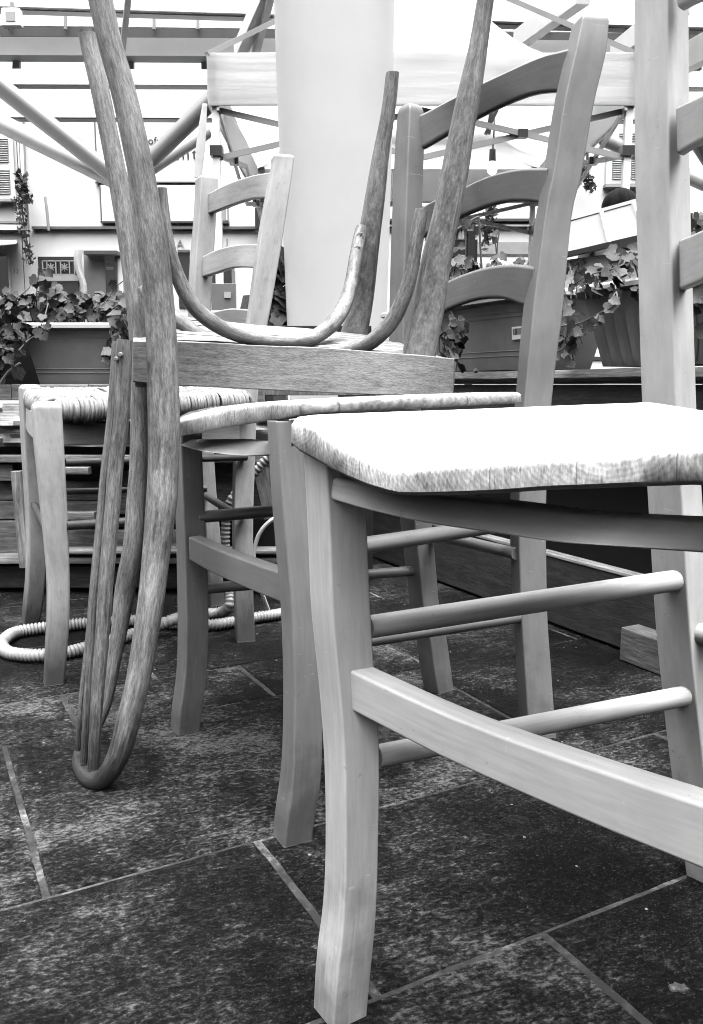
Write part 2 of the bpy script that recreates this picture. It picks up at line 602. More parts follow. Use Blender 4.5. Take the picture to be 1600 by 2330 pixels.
def rrect(w, h, r, n=3):
    pts = []
    for cx, cy, a0 in ((1, 1, 0), (-1, 1, 90), (-1, -1, 180), (1, -1, 270)):
        for k in range(n + 1):
            a = R(a0 + 90 * k / n)
            pts.append((cx * (w / 2 - r) + math.cos(a) * r, cy * (h / 2 - r) + math.sin(a) * r))
    return pts


def thing(name, label, cat, loc, group=None):
    o = bpy.data.objects.new(name, None)
    COL.objects.link(o)
    o.location = loc
    o['label'] = label; o['category'] = cat
    if group:
        o['group'] = group
    o.empty_display_size = 0.05
    return o


def member(rows, Ytop, Ybot, split, asp=1.0, rad=0.0026, foot=True, round_top=0.0):
    """upright square timber measured as (height mark, left edge, right edge) rows, top to bottom"""
    mb = MB()
    rings = []
    y0, y1 = rows[0][0], rows[-1][0]
    sm = smooth_pts([(a, b, c) for a, b, c in rows], 4)
    mid = W((rows[-1][1] + rows[-1][2]) / 2, rows[-1][0], Ybot)
    t = math.atan2(split[0], split[1])
    yaw = math.atan2(-mid.y, -mid.x) + t
    ex = Vector((math.cos(yaw), math.sin(yaw), 0)); ey = Vector((-math.sin(yaw), math.cos(yaw), 0))
    for k, (py, xl, xr) in enumerate(sm):
        Y = lerp(Ytop, Ybot, (py - y0) / (y1 - y0))
        p = W((xl + xr) / 2, py, Y)
        wid = (xr - xl) * dep(p) / F_PX
        s = wid / (abs(math.sin(t)) + abs(math.cos(t)) * asp)
        if foot and k == len(sm) - 1:
            p.z = 0.0
        rings.append((p, s))
    out = []
    if round_top:
        p, s = rings[0]
        n = 5
        for k in range(n):
            a = math.pi / 2 * k / n
            out.append((p + Vector((0, 0, round_top * (math.cos(a)))), s * (0.45 + 0.55 * math.sin(a))))
    out += rings
    R_ = []
    for p, s in out:
        r = min(rad, s * asp * 0.35)
        R_.append([p + ex * x + ey * y for x, y in rrect(s, s * asp, r, 3)])
    mb.loft(R_)
    return mb


def slat(top, bot, Ya, Yb, thick, back, bow=0.0, n=24, rad=0.003, ends=0.0):
    """shaped back slat / rail: outline measured along its top and bottom edge"""
    tops = smooth_pts([(x, y, 0) for x, y in top], 6)
    bots = smooth_pts([(x, y, 0) for x, y in bot], 6)
    back = Vector(back).normalized()

    def at(c, s):
        i = s * (len(c) - 1)
        k = min(int(i), len(c) - 2)
        return c[k].lerp(c[k + 1], i - k)
    rings = []
    for k in range(n + 1):
        s = k / n
        a, b = at(tops, s), at(bots, s)
        Y = lerp(Ya, Yb, s) + bow * 4 * s * (1 - s)
        A, B = W(a.x, a.y, Y), W(b.x, b.y, Y)
        u = (A - B)
        h = u.length; u = u / h
        sh = 1.0
        ring = []
        for x, y in rrect(thick, h, min(rad, thick * .4, h * .3), 3):
            ring.append(B + u * (h / 2 + y * sh) + back * (thick / 2 + x))
        rings.append(ring)
    return MB().loft(rings)


def dowel(p, q, r0, r1, seg=14):
    n = 8
    pts = [p.lerp(q, k / n) for k in range(n + 1)]
    rad = [lerp(r0, r1, k / n) for k in range(n + 1)]
    return MB().tube(pts, rad, seg)


def px_dowel(a, b, Ya, Yb, wa, wb):
    p, q = W(a[0], a[1], Ya), W(b[0], b[1], Yb)
    return dowel(p, q, wa * dep(p) / F_PX / 2, wb * dep(q) / F_PX / 2)


# ------------------------------------------------------------------ floor
def build_floor():
    a = R(28)
    eu = Vector((math.cos(a), math.sin(a), 0)); ev = Vector((-math.sin(a), math.cos(a), 0))
    rows = [(-1.2, -0.75), (-0.75, -0.33), (-0.33, 0.12), (0.12, 0.539), (0.539, 0.811), (0.811, 1.205), (1.205, 1.375), (1.375, 1.66), (1.66, 2.0), (2.0, 2.4), (2.4, 2.75), (2.75, 3.15), (3.15, 3.6), (3.6, 4.0)]
    joints = {4: [-0.27, 0.312, 0.93, 1.5], 5: [-0.5, 0.09, 0.78, 1.3], 6: [-0.12, 0.193, 0.50, 0.80, 1.15], 3: [-0.1, 0.487, 1.1], 7: [-0.3, 0.35, 0.72, 1.2]}
    mb = MB()
    g = 0.0036
    gv = 0.0017
    rnd = random.Random(5)

    def P(u, v, z):
        q = eu * u + ev * v
        return Vector((q.x, q.y, z))
    for i, (v0, v1) in enumerate(rows):
        js = joints.get(i)
        if js is None:
            js = [rnd.uniform(-0.3, 0.3) + k * rnd.uniform(0.5, 0.7) for k in range(-5, 8)]
            js.sort()
        else:
            js = [js[0] - 0.6 * k for k in range(5, 0, -1)] + js + [js[-1] + 0.6 * k for k in range(1, 5)]
        for u0, u1 in zip(js, js[1:]):
            if u1 - u0 < 0.05:
                continue
            dz = rnd.uniform(-0.0006, 0.0006)
            out = []
            nu, nv = max(4, int((u1 - u0) / 0.012)), max(4, int((v1 - v0) / 0.012))
            jit = lambda: rnd.uniform(-0.0004, 0.0004)
            for k in range(nu): out.append((lerp(u0 + g, u1 - g, k / nu), v0 + gv + jit()))
            for k in range(nv): out.append((u1 - g + jit(), lerp(v0 + gv, v1 - gv, k / nv)))
            for k in range(nu): out.append((lerp(u1 - g, u0 + g, k / nu), v1 - gv + jit()))
            for k in range(nv): out.append((u0 + g + jit(), lerp(v1 - gv, v0 + gv, k / nv)))
            out = [(u + .0014 * noise.noise(Vector((v * 14, u * 3, i))) * (abs(u - u0) < .02 or abs(u - u1) < .02), v + .0014 * noise.noise(Vector((u * 14, i + 7.3, v * 3))) * (abs(v - v0) < .02 or abs(v - v1) < .02)) for u, v in out]
            cu, cv = (u0 + u1) / 2, (v0 + v1) / 2
            ins = lambda d: [(u + (d if u < cu else -d) * (1 if abs(u - u0) < .02 or abs(u - u1) < .02 else 0),
                              v + (d if v < cv else -d) * (1 if abs(v - v0) < .02 or abs(v - v1) < .02 else 0)) for u, v in out]
            mb.loft([[P(u, v, -0.02) for u, v in out], [P(u, v, -0.0022 + dz) for u, v in out], [P(u, v, dz - 0.0003) for u, v in ins(0.0018)], [P(u, v, dz) for u, v in ins(0.004)]])
    o = mb.build('paving', M['slate'], sharp=50)
    o['kind'] = 'structure'
    gm = MB()
    gm.loft([[Vector((x, y, z)) for x, y in ((-3.2, -1.2), (3.2, -1.2), (3.2, 4.4), (-3.2, 4.4))] for z in (-0.012, -0.0018)])
    o = gm.build('paving_grout', M['grout'])
    o['kind'] = 'structure'
    st = MB()
    st.loft([[Vector((x, y, z)) for x, y in ((-80, -60), (80, -60), (80, 120), (-80, 120))] for z in (-0.3, -0.03)])
    o = st.build('ground', M['street'])
    o['kind'] = 'structure'


build_floor()

# ------------------------------------------------------------------ chair A: pale ladder-back in front
BACK_A = (0.75, 0.66, 0)
L_A = Vector((0.66, -0.75, 0))


def chair_front():
    t = thing('ladderback_chair', 'pale painted ladder-back chair with a bleached board seat, nearest the camera', 'chair', (0.25, 0.55, 0))
    m = M['paint_pale']
    member([(1030, 688, 828), (1150, 695, 835), (1260, 700, 839), (1380, 705, 844), (1500, 717, 851), (1600, 727, 859), (1700, 734, 864), (1800, 738, 864), (1900, 739, 862), (2000, 737, 860), (2080, 731, 856), (2150, 722, 850), (2220, 716, 843), (2296, 712, 836)],
           0.618, 0.606, (52, 86), rad=0.002).build('leg', m, t)
    member([(-130, 1444, 1562), (0, 1447, 1563), (200, 1447, 1564), (400, 1449, 1566), (640, 1456, 1572), (850, 1462, 1578), (1000, 1469, 1584), (1120, 1477, 1593), (1400, 1494, 1610), (1550, 1508, 1624), (1700, 1524, 1640), (1850, 1545, 1657), (1992, 1566, 1672)],
           0.835, 0.792, (77, 39), rad=0.002, round_top=0.02).build('rear_leg', m, t)
    # the two members on the far side of the chair, off the right of the photograph
    off = Vector((0.66, -0.75, 0)) * 0.385
    b = MB(); sec = lambda p, s: [p + Vector((math.cos(R(-50)), math.sin(R(-50)), 0)) * x + Vector((-math.sin(R(-50)), math.cos(R(-50)), 0)) * y for x, y in rrect(s, s, 0.003, 3)]
    fl = [(0.455, 0.0, 0.034), (0.30, 0.004, 0.034), (0.14, 0.012, 0.032), (0.06, 0.006, 0.031), (0.0, -0.004, 0.030)]
    bp = Vector((-0.004, 0.612, 0)) + off
    b.loft([sec(bp + Vector((0.75, 0.66, 0)) * d + Vector((0, 0, z)), s) for z, d, s in fl]).build('leg', m, t)
    rp = Vector((0.365, 0.80, 0)) + Vector((0.66, -0.75, 0)) * 0.30
    b = MB()
    b.loft([sec(rp + Vector((0.75, 0.66, 0)) * d + Vector((0, 0, z)), s) for z, d, s in [(0.98, 0.10, 0.02), (0.96, 0.095, 0.036), (0.75, 0.045, 0.036), (0.46, 0, 0.037), (0.2, 0.012, 0.036), (0, 0.03, 0.033)]]).build('rear_leg', m, t)
    # front apron and stretcher
    b = slat([(738, 1084), (900, 1112), (1000, 1128), (1160, 1146), (1321, 1168), (1481, 1178), (1700, 1188)],
             [(738, 1134), (835, 1161), (960, 1190), (1120, 1214), (1241, 1232), (1361, 1243), (1700, 1266)], 0.603, 0.415, 0.02, BACK_A, -0.004)
    b.build('apron', m, t)
    p, q = W(1700, 1188, 0.39), bp + Vector((0, 0, 0.41))
    MB().bar(q + Vector((0, 0, 0.0)), W(1690, 1227, 0.392), 0.02, 0.036, 0.003).build('apron', m, t)
    zs = 0.286
    tp = [(792, 1524), (900, 1575), (1000, 1620), (1100, 1660), (1200, 1697), (1300, 1732), (1400, 1766), (1500, 1799), (1600, 1832)]
    bt = [(792, 1614), (900, 1670), (1000, 1721), (1100, 1767), (1200, 1811), (1300, 1854), (1400, 1896), (1500, 1936), (1600, 1976)]
    b = MB(); rings = []
    tps = smooth_pts([(x, y, 0) for x, y in tp], 4)
    bts = [(x, y) for x, y in bt]
    for c in tps:
        A = W(c.x, c.y, interp([(792, .598), (1600, .408)], c.x))
        B = W(c.x, interp(bts, c.x), A.y)
        bk = Vector(BACK_A).normalized()
        h = A.z - B.z
        rings.append([Vector((A.x, A.y, B.z + h / 2 + y)) + bk * (0.0105 + x) for x, y in rrect(0.021, h, 0.0025, 3)])
    d = (rings[-1][0] - rings[-2][0]).normalized()
    endp = bp + Vector((0, 0, 0.27))
    sh = endp - sum(rings[-1], Vector()) / len(rings[-1])
    rings.append([v + sh for v in rings[-1]])
    b.loft(rings).build('front_stretcher', m, t)
    # round side stretchers
    px_dowel((838, 1427), (1536, 1321), 0.63, 0.79, 53, 49).build('side_stretcher', m, t)
    px_dowel((858, 1721), (1556, 1584), 0.625, 0.785, 53, 47).build('side_stretcher', m, t)
    for z in (0.33, 0.17):
        dowel(bp + Vector((0.01, 0.01, z)), rp + Vector((0, 0, z + 0.03)), 0.009, 0.009).build('side_stretcher', m, t)
    dowel(W(1585, 1441, 0.79), rp + Vector((0.0, 0, 0.28)), 0.0105, 0.0105).build('rear_stretcher', m, t)
    # back slats
    for tops, bots in (([(1536, -95), (1570, -135), (1640, -165)], [(1542, 16), (1580, -5), (1650, -30)]),
                       ([(1538, 244), (1570, 228), (1640, 198), (1800, 165)], [(1541, 349), (1570, 332), (1640, 302), (1800, 262)]),
                       ([(1545, 546), (1570, 535), (1640, 508), (1800, 475)], [(1546, 659), (1570, 649), (1640, 622), (1800, 588)])):
        slat(tops, bots, 0.80, 0.57, 0.014, BACK_A, 0.012).build('back_slat', m, t)
    # seat board
    front = [(663, 968, 1008, .618), (668, 957, 1018, .606), (681, 953, 1030, .598), (721, 972, 1052, .580), (761, 1003, 1076, .560), (801, 1026, 1096, .545), (841, 1043, 1112, .531), (875, 1056, 1122, .519), (900, 1064, 1130, .510), (930, 1062, 1131, .503), (961, 1059, 1131, .497), (1050, 1052, 1129, .477), (1144, 1046, 1125, .458), (1241, 1037, 1118, .441), (1361, 1027, 1114, .421), (1481, 1019, 1109, .402), (1600, 1009, 1105, .384)]
    back = [(663, 965, .622), (668, 954, .626), (684, 945, .633), (760, 940, .645), (900, 934, .665), (1050, 929, .69), (1200, 924, .715), (1340, 919, .742), (1440, 916, .762), (1476, 914, .770), (1490, 916, .768), (1540, 924, .738), (1600, 934, .705), (1760, 962, .62)]
    F = [(W(x, a, Y), W(x, b_, Y)) for x, a, b_, Y in front]
    # carry the front edge on to the far corner, outside the frame
    e = F[-1][0]; d = Vector((0.66, -0.75, 0))
    for k in (0.05, 0.10):
        F.append((F[16][0] + d * k, F[16][1] + d * k))
    B = [W(x, y, Y) for x, y, Y in back]
    B.append(B[-1] + Vector((0.66, -0.75, 0)) * 0.03 + Vector((0, 0, -0.002)))

    def resample(L, n):
        ds = [0]
        for a, b_ in zip(L, L[1:]):
            ds.append(ds[-1] + (b_ - a).length)
        out = []
        for k in range(n + 1):
            s = ds[-1] * k / n
            for i in range(len(L) - 1):
                if s <= ds[i + 1] + 1e-9:
                    out.append(L[i].lerp(L[i + 1], (s - ds[i]) / max(1e-9, ds[i + 1] - ds[i]))); break
        return out
    n = 40
    ft = resample([a for a, _ in F], n); fb = resample([b_ for _, b_ in F], n)
    bk = resample(B, n)
    mb = MB()
    outd = Vector((-0.75, -0.66, 0)).normalized()
    rings = []
    for k in range(n + 1):
        A, Bt, C = ft[k], fb[k], bk[k]
        th = max(0.017, min(0.024, A.z - Bt.z))
        D = C - Vector((0, 0, th))
        inn = (C - A)
        L0 = inn.length
        inn = inn / max(L0, 1e-6)
        r = min(0.006, L0 * 0.3)
        ring = [Bt + inn * min(0.004, L0 * .2), Bt + Vector((0, 0, 0.003)), A - Vector((0, 0, r)), A - Vector((0, 0, r * 0.35)) + inn * (r * 0.22), A + inn * r, A.lerp(C, .33), A.lerp(C, .66),
                C - inn * r, C - inn * (r * .25) - Vector((0, 0, r * .35)), C - Vector((0, 0, r)), D, D.lerp(Bt, .5)]
        rings.append(ring)
    mb.loft(rings)
    mb.build('seat', M['seat_pale'], t, sharp=50)


chair_front()

# ------------------------------------------------------------------ chair B: dark painted ladder-back in the middle
BACK_B = (0.72, 0.69, 0)


def chair_middle():
    t = thing('ladderback_chair', 'dark grey painted ladder-back chair carrying the upturned bentwood chair on its seat', 'chair', (0.05, 1.1, 0))
    m = M['paint_dark']
    member([(958, 606, 694), (1060, 612, 701), (1140, 617, 708), (1260, 627, 718), (1380, 637, 728), (1500, 642, 733), (1600, 643, 735), (1700, 641, 734), (1760, 637, 731), (1800, 632, 727), (1850, 625, 718), (1905, 620, 711)],
           0.885, 0.868, (28, 66)).build('leg', m, t)
    member([(985, 394, 460), (1040, 395, 461), (1140, 398, 465), (1240, 401, 470), (1340, 403, 474), (1420, 404, 475), (1500, 403, 473), (1560, 398, 468), (1610, 391, 460), (1660, 388, 455)],
           1.17, 1.162, (20, 50)).build('leg', m, t)
    member([(60, 1300, 1384), (130, 1283, 1377), (250, 1257, 1349), (400, 1235, 1323), (500, 1217, 1300), (700, 1190, 1281), (860, 1176, 1261), (1000, 1164, 1248), (1150, 1160, 1243), (1250, 1160, 1243), (1400, 1166, 1246), (1500, 1172, 1253), (1600, 1178, 1260), (1670, 1184, 1266)],
           1.235, 1.15, (26, 66), round_top=0.012).build('rear_leg', m, t)
    member([(262, 903, 966), (345, 897, 966), (480, 891, 962), (600, 887, 958), (770, 884, 956), (900, 888, 958), (1040, 897, 966), (1180, 909, 982), (1300, 923, 994), (1370, 930, 1000), (1450, 945, 1017), (1520, 954, 1027), (1572, 965, 1034)],
           1.40, 1.326, (34, 35), round_top=0.015).build('rear_leg', m, t)
    slat([(434, 1000), (532, 1000), (575, 1003), (614, 1004)], [(405, 1012), (440, 1023), (483, 1031), (547, 1038), (614, 1038)], 1.16, 0.885, 0.02, BACK_B, -0.02).build('apron', m, t)
    # front stretcher
    tp = [(430, 1222), (504, 1254), (569, 1279), (627, 1299), (660, 1310)]
    bt = [(430, 1275), (474, 1301), (526, 1325), (590, 1352), (633, 1369), (660, 1380)]
    rings = []
    for c in smooth_pts([(x, y, 0) for x, y in tp], 4):
        A = W(c.x, c.y, interp([(430, 1.14), (660, .86)], c.x)); B = W(c.x, interp(bt, c.x), A.y)
        bk = Vector(BACK_B).normalized(); h = A.z - B.z
        rings.append([Vector((A.x, A.y, B.z + h / 2 + y)) + bk * (0.0105 + x) for x, y in rrect(0.021, h, 0.0025, 3)])
    MB().loft(rings).build('front_stretcher', m, t)
    px_dowel((690, 1262), (1175, 1189), 0.885, 1.16, 42, 33).build('side_stretcher', m, t)
    px_dowel((690, 1476), (1180, 1402), 0.88, 1.155, 40, 32).build('side_stretcher', m, t)
    px_dowel((450, 1177), (958, 1134), 1.165, 1.345, 28, 26).build('side_stretcher', m, t)
    px_dowel((460, 1340), (936, 1299), 1.165, 1.335, 25, 23).build('side_stretcher', m, t)
    px_dowel((985, 1216), (1175, 1260), 1.34, 1.16, 24, 28).build('rear_stretcher', m, t)
    slat([(934, 268), (960, 257), (992, 241), (1032, 220), (1096, 187), (1160, 157), (1200, 139), (1241, 123), (1300, 107)], [(933, 346), (960, 336), (1018, 303), (1084, 267), (1140, 240), (1184, 222), (1220, 212), (1265, 208), (1300, 208)], 1.40, 1.235, 0.014, BACK_B, 0.02, rad=0.005).build('back_slat', m, t)
    slat([(925, 488), (960, 470), (984, 456), (1056, 424), (1080, 412), (1120, 396), (1160, 386), (1200, 381), (1245, 381)], [(925, 560), (980, 526), (1046, 494), (1084, 478), (1120, 466), (1160, 458), (1200, 458), (1245, 464)], 1.385, 1.215, 0.014, BACK_B, 0.02, rad=0.005).build('back_slat', m, t)
    slat([(922, 690), (970, 660), (1024, 635), (1060, 620), (1100, 608), (1140, 602), (1176, 601), (1215, 606)], [(922, 762), (970, 732), (1012, 708), (1040, 695), (1080, 683), (1120, 679), (1152, 682), (1184, 693), (1215, 705)], 1.37, 1.195, 0.014, BACK_B, 0.02, rad=0.006).build('back_slat', m, t)
    # seat board: near edge (front corner at left end -> rear), far edge
    near = [(408, 962, 994, 1.085), (440, 952, 988, 1.055), (460, 946, 984, 1.035), (520, 928, 972, .98), (560, 921, 966, .945), (600, 916, 960, .915), (640, 913, 957, .885), (680, 911, 950, .86), (740, 909, 944, .87), (800, 906, 939, .895), (900, 903, 933, .94), (960, 900, 929, .97), (1060, 897, 924, 1.03), (1160, 893, 919, 1.10), (1176, 894, 918, 1.115), (1184, 899, 915, 1.125)]
    far = [(400, 958, 1.10), (410, 946, 1.13), (430, 936, 1.16), (480, 926, 1.19), (560, 917, 1.23), (640, 911, 1.26), (720, 906, 1.28), (800, 902, 1.30), (880, 899, 1.31), (960, 896, 1.30), (1040, 894, 1.26), (1110, 892.5, 1.21), (1150, 892, 1.165), (1170, 892, 1.15), (1180, 893, 1.14), (1186, 897, 1.13)]
    mb = MB(); rings = []
    for (x, a, b_, Y), (x2, y2, Y2) in zip(near, far):
        A, Bt, C = W(x, a, Y), W(x, b_, Y), W(x2, y2, Y2)
        th = max(.012, A.z - Bt.z)
        inn = C - A; L0 = inn.length; inn = inn / max(L0, 1e-6); r = min(0.006, L0 * .3)
        D = C - Vector((0, 0, th))
        rings.append([Bt + inn * min(.004, L0 * .2), Bt + Vector((0, 0, .003)), A - Vector((0, 0, r)), A - Vector((0, 0, r * .35)) + inn * (r * .22), A + inn * r, A.lerp(C, .5), C - inn * r, C - Vector((0, 0, r)), D])
    mb.loft(rings).build('seat', M['seat_worn'], t, sharp=50)


chair_middle()


# ------------------------------------------------------------------ upturned bentwood chair
def px_tube(rows, seg=14, n=4, flat=1.0):
    """rows (px, py, width, Y)"""
    sm = []
    P = [Vector((a, b, c)) for a, b, c, _ in rows]
    S = smooth_pts(P, n); Ys = smooth_pts([(r[3], 0, 0) for r in rows], n)
    pts = []; rad = []
    for s, y in zip(S, Ys):
        p = W(s.x, s.y, y.x)
        pts.append(p); rad.append(s.z * dep(p) / F_PX / 2)
    return MB().tube(pts, rad, seg, flat=flat)


def chair_bentwood():
    t = thing('bentwood_chair', 'weathered bentwood chair stacked upside down, its back hoop hanging to the floor', 'chair', (-0.1, 1.15, 0.5))
    m = M['bent']
    near = [(212, -70, 52, 1.05), (229, 0, 55, 1.052), (251, 100, 55, 1.055), (279, 200, 57, 1.055), (302, 300, 59, 1.055), (323, 400, 61, 1.055), (335, 480, 65, 1.055), (350, 580, 70, 1.055), (363, 700, 69, 1.055), (368, 780, 70, 1.053), (371, 860, 72, 1.05), (373, 960, 72, 1.045), (372, 1060, 70, 1.04), (368, 1140, 70, 1.03), (358, 1240, 64, 1.02), (342, 1380, 59, 1.0), (316, 1540, 55, .985), (297, 1620, 54, .978), (279, 1690, 52, .974), (258, 1742, 48, .973), (232, 1773, 45, .98), (205, 1772, 42, .995), (184, 1745, 36, 1.03), (182, 1712, 28, 1.07), (200, 1680, 26, 1.10), (222, 1650, 24, 1.125), (240, 1605, 26, 1.145), (252, 1550, 28, 1.16), (262, 1490, 32, 1.17), (274, 1420, 38, 1.18), (285, 1340, 46, 1.19), (303, 1240, 44, 1.20), (309, 1140, 42, 1.215), (315, 1060, 40, 1.225), (317, 960, 40, 1.235), (317, 875, 40, 1.245), (314, 770, 40, 1.25), (307, 680, 42, 1.255), (296, 580, 44, 1.26), (281, 480, 45, 1.265), (267, 400, 44, 1.27), (247, 300, 42, 1.275), (227, 200, 42, 1.28), (205, 110, 40, 1.285), (199, 77, 39, 1.285)]
    px_tube(near, 18, 3).build('back_post', m, t)
    MB().tube([W(199, 78, 1.284), W(198, 71, 1.284)], [0.0115, 0.011], 10).build('foot_glide', M['black'], t)
    for rows in ([(284, 773, 36, 1.03), (281, 860, 37, 1.03), (276, 960, 36, 1.03), (263, 1060, 36, 1.025), (256, 1160, 35, 1.02), (240, 1340, 34, 1.01), (232, 1460, 32, 1.005), (222, 1580, 30, 1.0), (212, 1750, 26, .995)],
                 [(266, 776, 22, 1.045), (262, 860, 22, 1.045), (255, 960, 22, 1.045), (243, 1060, 22, 1.04), (234, 1160, 21, 1.04), (218, 1340, 21, 1.03), (210, 1460, 20, 1.03), (200, 1580, 18, 1.025), (190, 1737, 16, 1.015)],
                 [(262, 780, 15, 1.07), (257, 860, 15, 1.07), (250, 960, 16, 1.07), (238, 1060, 16, 1.065), (229, 1160, 16, 1.06), (211, 1340, 15, 1.055), (201, 1460, 15, 1.05), (187, 1580, 14, 1.045), (177, 1708, 13, 1.04)]):
        px_tube(rows, 10, 3).build('spindle', m, t)
    for x, y in ((264, 817), (274, 807)):
        p = W(x, y, 1.018)
        MB().tube([p + Vector((0, 0.006, 0)), p, p - Vector((0, .0012, 0))], [.003, .003, .002], 10).build('screw', M['screw'], t)
    # seat rail facing us and the far one
    top = [(303, 776), (406, 777), (600, 786), (721, 790), (841, 799), (961, 808), (1034, 816)]
    bot = [(303, 869), (408, 877), (600, 887), (749, 894), (881, 899), (960, 900), (1029, 899)]
    slat(top, bot, 1.085, 1.20, 0.020, (-.1, 1, 0), rad=0.0015).build('seat_rail', M['rail'], t)
    nr0, nr1 = W(303, 800, 1.085), W(1034, 840, 1.20)
    fr0, fr1 = W(305, 745, 1.33), W(905, 795, 1.47)
    slat([(300, 728), (600, 752), (912, 778)], [(300, 795), (600, 820), (912, 846)], 1.33, 1.47, 0.018, (-.1, 1, 0)).build('seat_rail', M['rail'], t)
    MB().bar(W(324, 842, 1.10), W(318, 782, 1.34), .02, .045, .002).build('seat_rail', M['rail'], t)
    MB().bar(W(1020, 858, 1.215), W(905, 812, 1.47), .02, .045, .002).build('seat_rail', M['rail'], t)
    # rush underside
    mb = MB()
    n = 11
    a0, a1 = W(352, 789, 1.10), W(1005, 816, 1.215)
    b0, b1 = W(352, 720, 1.325), W(898, 772, 1.46)
    for k in range(n):
        s = (k + .5) / n
        p, q = a0.lerp(b0, s), a1.lerp(b1, s)
        r = (b0 - a0).length / n / 2 * .93
        mid = [p.lerp(q, u) + Vector((0, 0, random.uniform(-.0012, .0012))) for u in (0, .2, .4, .6, .8, .97)] + [q - Vector((0, 0, .012))]
        mb.tube(mid, [r * random.uniform(.8, 1.0) for _ in range(6)] + [r * .7], 8, flat=.45)
    mb.build('rush_seat', M['cord'], t)
    # front legs (standing up in the air)
    member([(-60, 1097, 1136), (0, 1084, 1125), (100, 1066, 1112), (200, 1042, 1098), (300, 1020, 1080), (400, 1000, 1066), (480, 984, 1050), (600, 954, 1027), (700, 936, 1013), (780, 918, 998), (835, 908, 990)], 1.20, 1.225, (6, 60), asp=.8, rad=.008, foot=False).build('leg', m, t)
    member([(168, 877, 909), (250, 867, 901), (350, 847, 887), (450, 829, 877), (550, 812, 865), (680, 795, 851), (778, 767, 834), (810, 760, 828)], 1.43, 1.455, (5, 60), asp=.8, rad=.008, foot=False).build('leg', m, t)
    # crossed bent braces
    u1 = [(369, 428, 22, 1.09), (374, 490, 26, 1.09), (384, 560, 30, 1.09), (404, 628, 34, 1.095), (436, 690, 36, 1.10), (480, 731, 36, 1.11), (535, 760, 33, 1.125), (600, 776, 30, 1.14), (655, 779, 29, 1.165), (705, 772, 32, 1.205), (752, 741, 36, 1.26), (780, 702, 34, 1.31), (798, 650, 31, 1.35), (808, 592, 29, 1.38), (816, 550, 29, 1.40), (823, 518, 27, 1.41)]
    u2 = [(322, 655, 22, 1.235), (340, 675, 30, 1.232), (368, 702, 34, 1.23), (410, 732, 36, 1.225), (460, 768, 36, 1.22), (540, 800, 34, 1.22), (640, 812, 32, 1.22), (740, 808, 32, 1.22), (800, 796, 32, 1.215), (850, 774, 36, 1.205), (895, 726, 36, 1.195), (922, 668, 34, 1.19), (938, 610, 32, 1.19), (946, 556, 33, 1.19), (954, 510, 33, 1.19), (960, 478, 30, 1.19)]
    br = px_tube(u1, 14, 4); br.build('brace', m, t)
    px_tube(u2, 14, 4).build('brace', m, t)
    for x, y in ((820, 537), (814, 568)):
        p = W(x, y, 1.3948 if y < 550 else 1.3825)
        s = MB().tube([p + Vector((0, .004, 0)), p - Vector((0, .001, 0)), p - Vector((0, .0018, 0))], [.0062, .0062, .005], 14).build('screw', M['screw'], t)
        k = MB().box(p - Vector((0, .002, 0)), .0105, .0008, .0016)
        ca, sa = math.cos(.9), math.sin(.9)
        k.v = [p + Vector(((v - p).x * ca - (v - p).z * sa, (v - p).y, (v - p).x * sa + (v - p).z * ca)) for v in k.v]
        k.build('slot', M['black'], s)


chair_bentwood()


